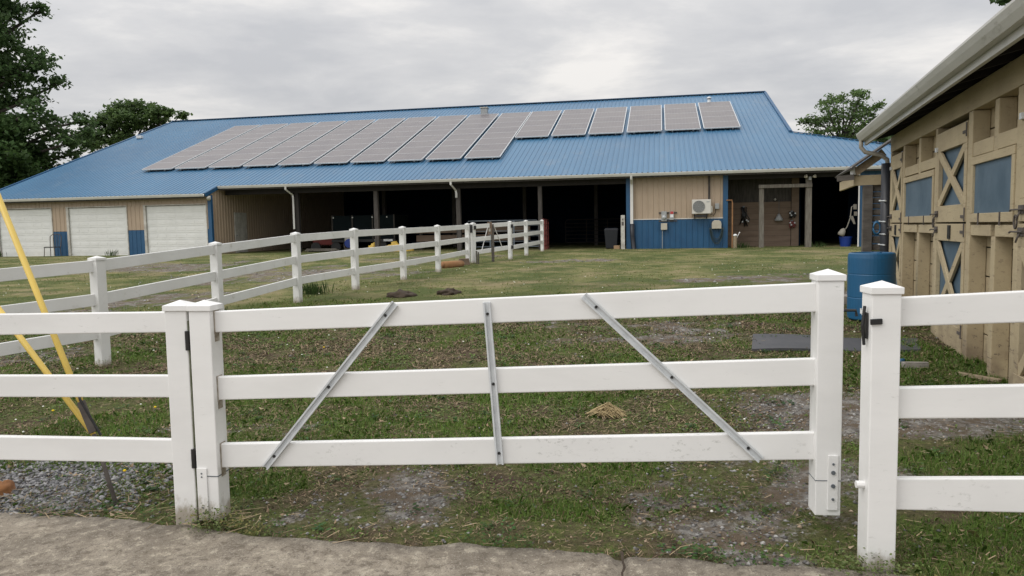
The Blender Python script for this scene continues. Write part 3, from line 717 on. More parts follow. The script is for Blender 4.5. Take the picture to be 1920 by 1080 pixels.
for s_ in (-1, 1):
    k = MB(); k.lathe([(.09, -.025), (.09, .025)], n=14); k.build('wheel', M['black'], tcn, (s_ * .22, .25, .09), (0, R(90), 0))
yh = thing('bollard', 'short tan wooden bollard with a white cap near the right wall corner', 'bollard', BP(4.32, -.45), -YAW)
k = MB(); k.lathe([(.075, -.1), (.075, .46), (.06, .5)], n=14); k.build('shaft', M['wood_raw'], yh, smooth=False)
k = MB(); k.lathe([(.082, .5), (.078, .55), (.03, .59)], n=14); k.build('cap', M['white_paint'], yh, smooth=True)
k = MB(); k.tube([(.05, -.03, .4), (.12, -.02, .55), (.16, 0, .62)], .012, 6); k.lathe([(.0, -.03), (.035, 0), (.0, .03)], (.17, 0, .64), 10); k.build('tap', M['white_paint'], yh, smooth=True)
fl_ = thing('floodlight', 'twin white floodlight at the top of the thick right bay post', 'floodlight', BP(7.26, -.06, 3.42), -YAW)
k = MB(); k.box(-.05, .05, -.06, 0, -.06, .08); k.build('base', M['grey_box'], fl_)
for s_ in (-1, 1):
    k = MB(); k.lathe([(.03, 0), (.075, .10), (.075, .13), (.0, .135)], n=14); k.build('lamp_head', M['beige'], fl_, (s_ * .10, -.06, .06), (R(75), 0, R(s_ * 50)), smooth=True)
fl2 = thing('floodlight', 'single white floodlight on the blue corner of the garage', 'floodlight', BP(-18.98, -1.2, 3.3), -YAW)
k = MB(); k.box(-.05, .05, -.05, .02, -.08, .05); k.build('base', M['offwhite'], fl2)
k = MB(); k.lathe([(.03, 0), (.10, .16), (.10, .19), (.0, .195)], n=14); k.build('lamp_head', M['offwhite'], fl2, (.03, -.05, .0), (R(120), 0, R(20)), smooth=True)

# ---- things hanging in the right recess and the dark bay
def halter(name, label, u, z, col, v=1.46, w_=.36, h_=.55):
    t = thing(name, label, 'halter', BP(u, v, z), -YAW, 'tack hanging on the plank wall')
    k = MB(); rnd = random.Random(int(u * 100))
    for i in range(5):
        a = rnd.uniform(-w_ / 2, w_ / 2); b_ = rnd.uniform(-w_ / 2, w_ / 2)
        k.tube([(a, -.02, 0), (a * .5 + rnd.uniform(-.1, .1), -.05, -h_ * .4), (b_, -.03, -h_ * rnd.uniform(.7, 1)), (b_ + .08, -.03, -h_ * .6), (a * .3, -.03, -h_ * .1)], .022, 5)
    k.build('straps', M[col], t, smooth=True)
    k = MB(); k.box(-.04, .04, -.04, 0, -.02, .04); k.build('hook', M['bolt'], t)
    for i in range(3):
        k = MB(); x_, z_ = rnd.uniform(-w_ / 2, w_ / 2), -h_ * rnd.uniform(.2, .8)
        k.lathe([(.02, 0), (.034, .004), (.034, .01), (.02, .014)], n=10); k.build('buckle', M['galv'], t, (x_, -.07, z_), (R(90), 0, 0))
halter('halter', 'dark bundle of straps hanging on the left half of the plank wall', 4.85, 2.36, 'black', h_=.85, w_=.42)
halter('halter', 'black halter hanging at the right end of the plank wall above a red one', 6.82, 2.12, 'black', v=1.42, h_=.3, w_=.3)
halter('halter', 'red halter hanging low at the right end of the plank wall', 6.82, 1.72, 'redpaint', v=1.42, h_=.32, w_=.26)
bw = thing('hanging_scale', 'pale metal pan hanging from a cord in the middle of the plank wall', 'hanging pan', BP(6.3, 1.42, 2.62), -YAW)
k = MB(); k.tube([(0, 0, 0), (.0, 0, -.6)], .008, 5); k.build('cord', M['bolt'], bw)
k = MB(); k.lathe([(.02, -.9), (.16, -.88), (.18, -.84), (.06, -.62), (.03, -.58)], n=14); k.build('pan', M['grey_box'], bw, smooth=True)
k = MB(); k.lathe([(.0, -.06), (.06, 0), (.0, .06)], (-.16, 0, .04), 10); k.build('knob', M['offwhite'], bw, smooth=True)
bk = thing('bucket', 'blue bucket on the ground in the dark right bay', 'bucket', BP(8.75, .35, .6), 0)
k = MB(); k.lathe([(.19, 0), (.24, .40), (.255, .40), (.255, .44), (.23, .44), (.18, .03)], n=22); k.build('pail', M['blue_bucket'], bk, smooth=False)
k = MB(); k.tube([(.25 * math.cos(a), -.05 + .02 * math.sin(a), .41 - .12 * math.sin(a)) for a in np.linspace(0, math.pi, 10)], .006, 5); k.build('handle', M['bolt'], bk)
hg = thing('hanging_scoop', 'pale feed scoop and rope hanging from the wall of the dark right bay', 'scoop', BP(9.05, .25, 2.3), -YAW)
k = MB(); k.tube([(0, -.02, 0), (-.12, -.05, -.05), (-.17, -.06, -.5), (-.28, -.06, -.85), (-.38, -.06, -1.0)], .022, 6); k.build('rope', M['dim_beige'], hg, smooth=True)
k = MB(); k.lathe([(.03, .2), (.10, .12), (.14, -.04), (.12, -.12), (0, -.13)], n=14); k.build('scoop', M['dim_beige'], hg, (-.48, -.06, -1.1), (0, R(25), 0), smooth=True)
k = MB(); k.hexa([(-.03, -.05, -.75), (.04, -.05, -.75), (.04, -.02, -.75), (-.03, -.02, -.75), (-.2, -.05, -.42), (-.06, -.05, -.42), (-.06, -.02, -.42), (-.2, -.02, -.42)]); k.build('rag', M['dim_beige'], hg)
k = MB(); k.box(-.05, .07, -.08, 0, -.16, .05); k.box(-.02, .1, -.07, 0, -.42, -.25); k.build('wall_box', M['dim_beige'], hg, bevel=.01)

# ---- things inside the open bay
tr = thing('box_trailer', 'dull dark green box trailer parked inside the open bay', 'trailer', BP(-12.85, 3.2, .6), -YAW)
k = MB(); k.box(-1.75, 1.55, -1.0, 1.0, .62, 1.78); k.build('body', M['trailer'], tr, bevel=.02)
for x in (-1.7, -.65, .4, 1.5):
    k = MB(); k.box(x - .03, x + .03, -1.035, -1.002, .62, 1.80); k.build('stake', M['post_dark'], tr)
for x in (-1.62, -.62, .4, 1.15):
    k = MB(); k.lathe([(.035, 0), (.035, .02)], n=10); k.build('reflector', M['white_paint'], tr, (x, -1.04, 1.68), (R(90), 0, 0))
k = MB(); k.box(-1.75, 1.55, -1.05, 1.0, .48, .61); k.build('bed_frame', M['black'], tr)
for s_ in (-.9, .75):
    k = MB(); k.lathe([(.18, -.1), (.3, -.1), (.32, -.06), (.32, .06), (.3, .1), (.18, .1)], n=18); k.build('wheel', M['black'], tr, (s_, -.85, .32), (R(90), 0, 0), smooth=False)
k = MB(); k.box(.95, 1.42, -1.058, -1.051, .50, .60); k.build('plate', M['white_paint'], tr)
k = MB(); k.box(.5, .68, -1.058, -1.051, .48, .60); k.build('tail_light', M['offwhite'], tr)
k = MB(); k.box(-1.0, -.5, -1.2, -1.05, .15, .8); k.build('tongue_box', M['offwhite'], tr)
bl = thing('drum', 'bright blue drum lying end-on in front of the dark green trailer', 'drum', BP(-13.35, 1.3, 1.03), -YAW)
k = MB(); k.lathe([(.19, 0), (.215, .02), (.225, .3), (.215, .58), (.19, .6)], n=22); k.build('shell', M['blue_bucket'], bl, (0, 0, .0), (R(-90), 0, 0), smooth=False)
k = MB(); k.lathe([(.10, 0), (.10, .012)], n=16); k.build('bung', M['blue_bucket'], bl, (0, -.012, 0), (R(-90), 0, 0))
k = MB(); k.box(-.25, -.21, .05, .5, -.43, -.1); k.box(.21, .25, .05, .5, -.43, -.1); k.box(-.25, .25, .05, .1, -.26, -.21); k.build('cradle', M['rust'], bl)
def lump(name, label, cat, loc, sx, sy, sz, mat_, seed=0, n=24, rough_=.35, group=None, rot=0):
    mb = MB(); ph = np.linspace(0, math.pi / 2 * 1.1, 10)
    prof_pts = []
    for p in ph[::-1]:
        for j in range(n):
            a = 2 * math.pi * j / n
            x, y, z = math.sin(p) * math.cos(a), math.sin(p) * math.sin(a), math.cos(p)
            k = 1 + rough_ * (float(fbm(x * 1.3 + seed * 7, y * 1.3 + z, .5, seed, 4)) - .5) * 2
            prof_pts.append((x * sx * k, y * sy * k, max(z, -.25) * sz * k))
    mb.v = prof_pts
    for i in range(len(ph) - 1):
        for j in range(n):
            mb.f.append((i * n + j, i * n + (j + 1) % n, (i + 1) * n + (j + 1) % n, (i + 1) * n + j))
    mb.f.append(tuple((len(ph) - 1) * n + j for j in range(n)))
    o = mb.build(name, M[mat_], None, loc, rot, smooth=True); return tag(o, label, cat, group)
lump('tarp_heap', 'crumpled yellow tarp heap on the floor beside an open bay post', 'tarp', BP(-10.6, .5, .58), .75, .35, .42, 'tarp_yellow', 3, 26, .6)
lump('tarp_heap', 'small yellow tarp peak left of the open bay post', 'tarp', BP(-11.75, .4, .58), .22, .2, .5, 'tarp_yellow', 8, 18, .5)
wp = thing('plank_pile', 'low pile of grey planks on the floor behind the long fence', 'plank pile', BP(-14.5, .8, .55), -YAW)
for i in range(7):
    k = MB(); k.box(-.8 + .07 * (i % 3), .8 + .1 * (i % 2), -.3 + .12 * (i % 4), -.2 + .12 * (i % 4), .05 + .055 * (i // 2), .1 + .055 * (i // 2)); k.build('plank', M['post_wood'], wp, rot=(0, 0, .08 * (i % 3 - 1)))
rc = thing('garden_cart', 'dull red two wheeled cart in the shadow behind the plank pile', 'cart', BP(-15.0, 2.6, .6), -YAW + .2)
k = MB(); k.hexa([(-.6, -.4, .35), (.6, -.4, .35), (.6, .4, .35), (-.6, .4, .35), (-.75, -.5, .8), (.75, -.5, .8), (.75, .5, .8), (-.75, .5, .8)]); k.build('tub', M['redpaint'], rc, bevel=.03)
for s_ in (-.5, .5):
    k = MB(); k.lathe([(.12, -.05), (.24, -.05), (.25, 0), (.24, .05), (.12, .05)], n=18); k.build('wheel', M['black'], rc, (s_, -.45, .25), (R(90), 0, 0))
k = MB(); k.tube([(-.7, 0, .6), (-1.3, 0, .9), (-1.35, -.3, .92), (-1.35, .3, .92)], .02, 6); k.build('handle', M['bolt'], rc)
fb = thing('feed_bunk', 'long low brown board bunk in the shadow of the open bay', 'feed bunk', BP(-7.6, 2.4, .6), -YAW)
k = MB(); k.box(-2.7, 2.9, -.03, .03, .45, .75); k.box(-2.7, 2.9, -.03, .03, .85, 1.1); k.build('boards', M['ply'], fb)
for x in (-2.5, -.5, 1.0, 2.7):
    k = MB(); k.box(x - .06, x + .06, .04, .16, 0, 1.2); k.build('leg', M['post_dark'], fb)
def tube_gate(name, label, loc, rot, L, H_, mat_, n=5, z0=.25):
    t = thing(name, label, 'gate', loc, rot)
    k = MB(); k.tube([(0, 0, z0), (0, 0, H_ - .1), (.1, 0, H_), (L - .1, 0, H_), (L, 0, H_ - .1), (L, 0, z0), (0, 0, z0)], .024, 8); k.build('frame', M[mat_], t, smooth=True)
    for i in range(1, n):
        k = MB(); zz_ = z0 + (H_ - z0) * i / n; k.tube([(.02, 0, zz_), (L - .02, 0, zz_)], .018, 6); k.build('rail', M[mat_], t, smooth=True)
    for f_ in (.33, .66):
        k = MB(); k.box(L * f_ - .025, L * f_ + .025, -.03, .03, z0, H_); k.build('brace', M[mat_], t)
    return t
tube_gate('tube_gate', 'grey metal tube gate closing the barn opening behind the far white fence', BP(-7.3, .55, .55), -YAW, 3.3, 1.42, 'tube_gate')
tube_gate('tube_gate', 'dull grey tube gate deep inside the dark opening left of the trash can', BP(-3.4, 5.5, .6), -YAW, 3.2, 1.4, 'dark_wood', 6)
a_ = math.atan2(1.45, .12)
tube_gate('tube_gate', 'red metal tube gate swung open edge-on at the end of the far white fence', BP(-3.62, -.75, .56), math.pi / 2 - .16, 2.2, 1.42, 'redpaint', 6, .06)
ch = thing('garden_chair', 'dark metal chair against the blue panel between two garage doors', 'chair', BP(-27.0, -1.75), -YAW + .2)
k = MB(); k.box(-.25, .25, -.25, .25, .42, .46); k.build('seat', M['black'], ch)
k = MB(); k.tube([(-.25, .25, .44), (-.27, .33, .95), (-.15, .35, 1.05), (.15, .35, 1.05), (.27, .33, .95), (.25, .25, .44)], .018, 6)
for x in (-.12, 0, .12): k.tube([(x, .26, .46), (x, .34, 1.03)], .01, 5)
k.build('backrest', M['rust'], ch)
for x in (-.23, .23):
    for y in (-.23, .23):
        k = MB(); k.tube([(x, y, .44), (x * 1.1, y * 1.1, -.05)], .016, 6); k.build('leg', M['rust'], ch)

# ================================================================ STABLE
stable = thing('stable', 'cream wooden stable with crossed half doors, blue shutters and a white gutter', 'stable', (SX, SY, 0), math.pi / 2 - AZ)
SN, SF = -4.2, 3.5
# horizontal siding boards, set back behind the framing
w = MB(); z = -.1; i = 0
while z < 2.95:
    s0 = SN
    while s0 < SF:
        s1 = min(SF, s0 + 2.4 + .5 * ((i * 7) % 3)); dz = random.uniform(-.004, .004)
        w.box(s0 + .002, s1 - .002, -.19 + dz, -.155 + dz * .7, z + .007, z + .283); s0 = s1
    z += .29; i += 1
w.build('siding', M['cream'], stable, bevel=.003)
w = MB(); w.box(SN, SF, -3.3, -3.2, -.1, 3.6); w.box(SN, SN + .1, -3.2, -.2, -.1, 3.0); w.box(SF - .1, SF, -3.2, -.2, -.1, 3.0); w.build('outer_wall', M['cream'], stable)
w = MB(); w.box(SN + .12, SF - .12, -.24, -.2, -.1, 2.95); w.build('inner_lining', M['shade_in'], stable)
def stud(s0, s1, o0, o1, z0, z1):
    k = MB(); k.box(s0, s1, o0, o1, z0, z1); return k.build('stud', M['cream'], stable, bevel=.006)
for s0, s1 in ((2.40, 2.50), (.40, .50), (-1.08, -.93), (-2.52, -2.40), (-3.9, -3.78), (3.44, 3.54)): stud(s0, s1, -.153, .0, -.1, 2.70)
for s0, s1 in ((1.38, 1.50), (-1.86, -1.74)):
    stud(s0, s1, -.153, -.012, -.1, 1.47); stud(s0, s1, -.153, -.012, 2.24, 2.70)
w = MB(); w.box(SN, SF + .06, -.15, .0, 2.705, 2.95); w.build('header_beam', M['cream'], stable, bevel=.006)
for s0, s1 in ((.505, 1.375), (1.505, 2.395), (-1.735, -1.085), (-2.395, -1.865)):
    k = MB(); k.box(s0, s1, -.05, -.008, 2.245 + .01 * (s0 > 0), 2.38); k.build('girt', M['cream'], stable, bevel=.005)
    k = MB(); k.box(s0, s1, -.05, -.006, 1.47, 1.575); k.build('girt', M['cream'], stable, bevel=.005)
def shutter(s0, s1, z0, z1):
    k = MB(); f_ = .075
    k.box(s0, s1, -.028, .012, z0, z0 + f_ + .01); k.box(s0, s1, -.028, .012, z1 - f_, z1); k.box(s0, s0 + f_, -.028, .0115, z0 + f_ + .011, z1 - f_ - .001); k.box(s1 - f_, s1, -.028, .0115, z0 + f_ + .011, z1 - f_ - .001)
    fr = k.build('shutter', M['cream'], stable, bevel=.004)
    k = MB(); k.box(s0 + f_ * .6, s1 - f_ * .6, -.024, -.012, z0 + .04, z1 - .04); k.build('shutter_panel', M['shutter'], fr)
    for q in (.25, .75):
        k = MB(); sx_ = s0 + (s1 - s0) * q; k.box(sx_ - .012, sx_ + .012, .0125, .02, z0 - .03, z0 + .09); k.build('hinge', M['rust'], fr)
shutter(.51, 2.39, 1.60, 2.235); shutter(-2.395, -1.09, 1.60, 2.235)
def half_door(s0, s1, z0, z1, board_lo, board_hi, m_):
    k = MB(); f_ = .10
    k.box(s0, s1, -.04, .008, z0, z0 + board_lo); k.box(s0, s1, -.04, .008, z1 - board_hi, z1)
    k.box(s0, s0 + f_, -.04, .006, z0 + board_lo + .001, z1 - board_hi - .001); k.box(s1 - f_, s1, -.04, .006, z0 + board_lo + .001, z1 - board_hi - .001)
    fr = k.build('stable_door', M['cream'], stable, bevel=.004)
    k = MB(); za, zb = z0 + board_lo, z1 - board_hi; sa, sb = s0 + f_ * .75, s1 - f_ * .75
    k.bar((sa, -.006, za), (sb, -.006, zb), .095, .028, (0, 1, 0)); k.bar((sb, -.012, za), (sa, -.012, zb), .095, .028, (0, 1, 0))
    k.build('cross_brace', M['cream'], fr, bevel=.004)
    k = MB(); k.box(s0 + .05, s1 - .05, -.06, -.042, za - .03, zb + .03); k.build('door_panel', M['shutter'], fr)
    return fr
def dutch_door(s0, s1):
    k = MB(); k.box(s0 - .005, s1 + .005, -.152, -.146, .1, 2.703); k.build('door_gap_shade', M['shade_in'], stable)  # dark sheet standing in for the shade behind the doors
    up = half_door(s0 + .01, s1 - .01, 1.603, 2.625, .185, .215, 0)
    lo = half_door(s0 + .01, s1 - .01, gz(*SP((s0 + s1) / 2, 0)[:2]) - .02, 1.585, .27, .19, 0)
    for fr, zs in ((up, (1.66, 2.52)), (lo, (1.50, .45))):
        for z_ in zs:
            k = MB(); k.box(s0 + .012, s0 + .04, .0085, .016, z_ - .05, z_ + .09); k.bar((s0 + .02, .012, z_), (s0 + .16, .012, z_), .008, .03); k.build('hinge', M['rust'], fr)
    for fr, z_ in ((up, 1.70), (lo, 1.52)):
        k = MB(); k.tube([(s1 - .18, .03, z_), (s1 + .10, .03, z_), (s1 + .12, .035, z_ - .01)], .008, 6); k.tube([(s1 - .1, .02, z_ - .01), (s1 - .1, .04, z_ - .05), (s1 - .07, .04, z_ - .085)], .008, 6); k.box(s1 - .16, s1 - .03, .0085, .02, z_ - .035, z_ + .035); k.build('latch', M['rust'], fr)
    k = MB(); k.tube([(s1 + .03 + .035 * math.cos(a), .018, 1.6 + .055 * math.sin(a)) for a in np.linspace(0, 2 * math.pi, 14)], .008, 6); k.build('ring', M['rust'], lo)
    k = MB(); k.box((s0 + s1) / 2 - .10, (s0 + s1) / 2 + .0, .009, .022, 1.42, 1.57); k.build('plate', M['black'], lo)
    k = MB(); k.bar((s1 - .04, .03, 2.5), (s1 - .04, .03, 2.34), .02, .02); k.box(s1 - .07, s1 - .01, .0085, .03, 2.42, 2.47); k.build('bolt', M['galv'], up)
for s0, s1 in ((-.925, .395), (2.505, 3.435), (-3.775, -2.525)): dutch_door(s0, s1)
# roof, rafters, fascia, gutter
SLO = .24
def SRZ(o): return 3.05 + SLO * (.36 - o)
w = MB(); w.hexa([(SN - .3, .37, SRZ(.37) - .02), (SF + .42, .37, SRZ(.37) - .02), (SF + .42, -3.6, SRZ(-3.6) - .02), (SN - .3, -3.6, SRZ(-3.6) - .02), (SN - .3, .37, SRZ(.37) + .03), (SF + .42, .37, SRZ(.37) + .03), (SF + .42, -3.6, SRZ(-3.6) + .03), (SN - .3, -3.6, SRZ(-3.6) + .03)])
fix_normals(w.build('roof', M['bluewall'], stable))
w = MB(); w.box(SN - .3, SF + .40, .30, .338, 2.865, 3.02); w.build('fascia', M['shaded_gutter'], stable)
for s_ in np.arange(SN + .2, SF + .2, .61):
    k = MB(); k.hexa([(s_ - .02, .298, 2.88), (s_ + .02, .298, 2.88), (s_ + .02, -.6, 2.88 + SLO * .9), (s_ - .02, -.6, 2.88 + SLO * .9), (s_ - .02, .298, 3.02), (s_ + .02, .298, 3.02), (s_ + .02, -.6, 3.02 + SLO * .9), (s_ - .02, -.6, 3.02 + SLO * .9)])
    fix_normals(k.build('rafter', M['dark_wood'], stable))
w = MB(); zg = 3.045
w.extr([(.339, zg), (.342, zg - .115), (.405, zg - .115), (.44, zg - .06), (.462, zg - .014), (.462, zg + .006), (.448, zg + .006), (.444, zg - .012), (.42, zg - .05)], SN - .32, SF + .42, 'x'); fix_normals(w.build('gutter', M['shaded_gutter'], stable))
k = MB(); k.tube([(SF + .28, .40, zg - .11), (SF + .28, .40, zg - .22), (SF + .26, .34, zg - .30), (SF + .2, .12, zg - .36), (SF + .17, .03, zg - .44), (SF + .16, .02, zg - .55)], .034, 8); k.build('downspout', M['dim_beige'], stable, smooth=True)
k = MB(); k.tube([(SF + .16, .03, zg - .5), (SF + .16, .03, -.1)], .085, 12); k.build('drain_pipe', M['dark_plastic'], stable, smooth=True)
for z_ in (1.95, 1.62, 1.42, 1.25):
    k = MB(); k.tube([(SF + .03, .06, z_), (SF + .2, .125, z_ + .01), (SF + .33, .1, z_ + .0)], .012, 5); k.build('strap', M['galv'], stable)
# lean-to at the far end
L0 = 4.35
k = MB(); k.box(L0, L0 + .05, -.02, .43, 2.24, 2.41); k.box(L0 + .055, L0 + 2.2, .38, .43, 2.24, 2.41); k.build('lean_to_beam', M['cream'], stable, bevel=.005)
k = MB(); k.bar((L0 - .02, .42, 2.46), (L0 - .02, -.02, 2.78), .05, .13, (0, 0, 1)); k.build('lean_to_rafter', M['wood_raw'], stable)
k = MB(); k.bar((L0 + 1.0, .52, 2.50), (L0 + 1.0, -.6, 3.3), 2.3, .03, (0, 0, 1)); k.build('lean_to_roof', M['post_dark'], stable)
k = MB(); k.box(L0 + .0, L0 + .14, .13, .28, -.1, 2.235); k.build('lean_to_post', M['grey_wood'], stable, bevel=.01)
k = MB(); z = .1
while z < 2.2:
    hh = random.uniform(.09, .14); k.bar((L0 + .10, -.02 + random.uniform(-.01, .01), z + hh / 2), (L0 + .10, .128, z + hh / 2), .06 + random.uniform(0, .03), hh * .92, (0, 0, 1)); z += hh
k.build('log_wall', M['grey_wood'], stable, bevel=.015)
k = MB(); k.bar((L0 - .05, .70, 2.36), (L0 - .05, .435, 2.38), .05, .09); k.build('beam_end', M['grey_wood'], stable)
k = MB(); k.lathe([(.05, 0), (.05, .12), (.03, .14)], (L0 + .0, .44, 2.42), 10); k.build('lamp', M['white_paint'], stable, smooth=True)
hk = thing('rope_hank', 'blue rope hank hanging on the black drain pipe beside the stable', 'rope', SP(SF + .16, .13, 1.55), math.pi / 2 - AZ)
k = MB()
for i in range(3): k.tube([(.0 + .01 * i, .03 + .05 * math.cos(a), -.03 + (.09 + .01 * i) * math.sin(a)) for a in np.linspace(0, 2 * math.pi, 16)], .012, 6)
k.build('coil', M['barrel'], hk, smooth=True)

# ================================================================ WHITE FENCES
def post_mesh(k, x, y, z0, z1, w_=.127):
    h_ = w_ / 2; k.box(x - h_, x + h_, y - h_, y + h_, z0, z1 - .058)
def cap_mesh(k, x, y, z1, w_=.127):
    c = w_ / 2 + .008; z = z1 - .058
    k.box(x - c, x + c, y - c, y + c, z, z + .03)
    k.add([(x - c, y - c, z + .03), (x + c, y - c, z + .03), (x + c, y + c, z + .03), (x - c, y + c, z + .03), (x, y, z1)], [(0, 1, 4), (1, 2, 4), (2, 3, 4), (3, 0, 4)])
def post(parent, x, y, z0, z1, mat_='vinyl', cap=True, bev=.005):
    k = MB(); post_mesh(k, x, y, z0, z1); o = k.build('post', M[mat_], parent, bevel=bev)
    if cap: k = MB(); cap_mesh(k, x, y, z1); k.build('cap', M[mat_], o, bevel=.003)
    return o
def rail(parent, x0, x1, a, b_, y=0, th=.042, mat_='vinyl', bev=.006):   # a,b = (zlo,zhi) at each end
    k = MB(); h_ = th / 2
    k.hexa([(x0, y - h_, a[0]), (x1, y - h_, b_[0]), (x1, y + h_, b_[0]), (x0, y + h_, a[0]), (x0, y - h_, a[1]), (x1, y - h_, b_[1]), (x1, y + h_, b_[1]), (x0, y + h_, a[1])])
    return k.build('rail', M[mat_], parent, bevel=bev)
# near fence, left of the gate
nl = thing('fence', 'white three-rail vinyl fence panel left of the front gate', 'fence', (-1.897, 4.248, 0), math.pi - .05, 'white vinyl fences')
post(nl, 0, 0, -.4, 1.246)
post(nl, 2.44, 0, -.5, 1.24)
for a, b_ in (((1.062, 1.179), (1.05, 1.178)), ((.684, .812), (.704, .83)), ((.297, .436), (.345, .487))):
    rail(nl, .03, 2.41, a, b_)
# near fence, right of the gate
nr = thing('fence', 'white three-rail vinyl fence panel right of the front gate, in front of the stable', 'fence', (1.684, 3.388, 0), -.1, 'white vinyl fences')
post(nr, 0, 0, -.4, 1.354)
post(nr, 2.44, 0, -.4, 1.42)
for a, b_ in (((1.143, 1.275), (1.215, 1.385)), ((.718, .862), (.75, .92)), ((.29, .437), (.28, .48))):
    rail(nr, .03, 2.41, a, b_, mat_='vinyl_low' if a[1] < .5 else 'vinyl')
lt = MB(); lt.box(-.074, -.066, -.03, .02, 1.09, 1.21); lt.bar((-.072, -.069, 1.172), (-.02, -.069, 1.175), .010, .026); lt.tube([(-.078, -.015, 1.06), (-.088, -.02, 1.15), (-.078, -.015, 1.24)], .008, 6); lt.build('latch', M['black'], nr, bevel=.003)
lt = MB(); lt.tube([(-.10, -.01, .405), (-.06, -.01, .405)], .017, 10); lt.build('stop_pin', M['vinyl'], nr)
k = MB(); k.box(-.0655, -.064, -.058, .058, .05, 1.13); k.build('algae_stain', M['algae'], nl)
# the front gate
GA = math.atan2(-.401, 3.375)
gate = thing('gate', 'wide white vinyl farm gate in the foreground braced with three galvanised channels', 'gate', (-1.746, 4.22, 0), GA)
gpl = post(gate, 0, 0, -.018, 1.246); gpr = post(gate, 3.39, 0, .108, 1.385)
for a, b_ in (((1.060, 1.180), (1.166, 1.316)), ((.672, .806), (.782, .924)), ((.278, .417), (.390, .535))):
    rail(gate, .03, 3.36, a, b_, mat_='vinyl_low' if a[1] < .5 else 'vinyl')
    k = MB(); k.box(.0645, .068, -.028, .028, a[0] - .008, a[1] + .006); k.box(.0645, .0665, -.024, .024, a[0] - .05, a[0] - .009); k.build('rail_socket', M['rust_stain'], gpl)
def channel(a, b_, n_bolts):
    A_ = Vector((a[0], 0, a[1])); B_ = Vector((b_[0], 0, b_[1])); k = MB()
    k.bar(A_ + Vector((0, -.0255, 0)), B_ + Vector((0, -.0255, 0)), .040, .006, (0, 1, 0))
    for s_ in (-1, 1): k.bar(A_ + Vector((0, -.034, 0)), B_ + Vector((0, -.034, 0)), .009, .014, (0, 1, 0), (s_ * .0155, 0))
    o = k.build('brace', M['galv'], gate)
    for q in (.07, .5, .93):
        p = A_.lerp(B_, q); m2 = MB(); m2.tube([(p.x, -.036, p.z), (p.x, -.028, p.z)], .008, 8); m2.build('bolt', M['black'], o)
channel((1.116, 1.222), (.333, .290), 3); channel((1.623, 1.225), (1.679, .335), 3); channel((2.144, 1.258), (3.059, .388), 3)
k = MB(); k.box(-.06, .0, -.072, -.0645, -.015, .29); o = k.build('bracket', M['vinyl'], gpl, bevel=.002)
for z_ in (.24, .26, .03, .06):
    m2 = MB(); m2.tube([(-.03, -.075, z_), (-.03, -.07, z_)], .005, 6); m2.build('screw', M['bolt'], o)
k = MB(); k.box(-.066, .066, -.066, .066, .24, .245); k.build('joint_line', M['bolt'], gpl)
k = MB(); k.box(3.385, 3.437, -.074, -.0645, .14, .43); o = k.build('bracket', M['vinyl'], gpr, bevel=.003)
for z_, r_ in ((.385, .006), (.34, .011), (.27, .011), (.2, .007)):
    m2 = MB(); m2.tube([(3.411, -.08, z_), (3.411, -.072, z_)], r_, 8); m2.build('screw', M['bolt'], o)
k = MB(); k.box(3.325, 3.455, -.0655, .0655, .292, .296); k.build('joint_line', M['bolt'], gpr)
for z_ in (.34, 1.02):
    k = MB(); k.box(-.105, -.062, -.045, .0, z_ - .05, z_ + .05); k.tube([(-.085, -.05, z_ - .055), (-.085, -.05, z_ + .055)], .014, 8); k.build('hinge', M['black'], gpl, bevel=.002)
k = MB(); k.tube([(3.44, 0, 1.17), (3.53, 0, 1.17), (3.535, 0, 1.14)], .008, 6); k.build('striker', M['black'], gpr)
# far fence
FP = [(-6.35, 6.75), (-4.926, 8.879), (-4.491, 11.352), (-4.025, 13.98), (-3.345, 15.937), (-2.658, 18.321), (-2.046, 20.809), (-1.40, 24.0)]
ff = thing('fence', 'long white three-rail fence running back from the left towards the barn', 'fence', (*FP[1], gz(*FP[1])), 0, 'white vinyl fences')
def run(parent, pts, mat_='vinyl_far', h_=1.315, zoff=None):
    ox, oy, oz = parent.location
    P3 = [(x, y, gz(x, y) + (zoff[i] if zoff else 0)) for i, (x, y) in enumerate(pts)]
    for i, (x, y, z) in enumerate(P3):
        k = MB(); d_ = Vector(P3[min(i + 1, len(P3) - 1)]) - Vector(P3[max(i - 1, 0)]); a = math.atan2(d_.y, d_.x)
        k = MB(); post_mesh(k, 0, 0, -.4, h_); p_ = k.build('post', M[mat_], parent, (x - ox, y - oy, z - oz), a, bevel=.005)
        k = MB(); cap_mesh(k, 0, 0, h_); k.build('cap', M[mat_], p_, bevel=.003)
    for i in range(len(P3) - 1):
        A_, B_ = Vector(P3[i]), Vector(P3[i + 1]); o = Vector((ox, oy, oz))
        for zt in (1.265, .865, .465):
            k = MB(); k.bar(A_ - o + Vector((0, 0, zt - .07)), B_ - o + Vector((0, 0, zt - .07)), .042, .14); k.build('rail', M[mat_], parent, bevel=.005)
run(ff, FP)
F2 = [(-.037, 25.764), (.555, 27.695), (1.286, 31.0)]
f2 = thing('fence', 'short white fence joining the small far gate to the barn opening', 'fence', (*F2[0], gz(*F2[0])), 0, 'white vinyl fences')
run(f2, F2)
for z_ in (1.14, .42):
    k = MB(); k.box(.03, .12, -.13, -.07, z_ - .06, z_ + .06); k.build('hinge', M['black'], f2)
GB = Vector((-1.23, 24.2)); GE = Vector((-.12, 25.62)); gl_ = (GE - GB).length
fg = thing('gate', 'small far white gate with two thin diagonal rods standing by the barn', 'gate', (GB.x, GB.y, gz(*GB)), math.atan2(GE.y - GB.y, GE.x - GB.x))
post(fg, 0, 0, .02, 1.33, 'vinyl_far')
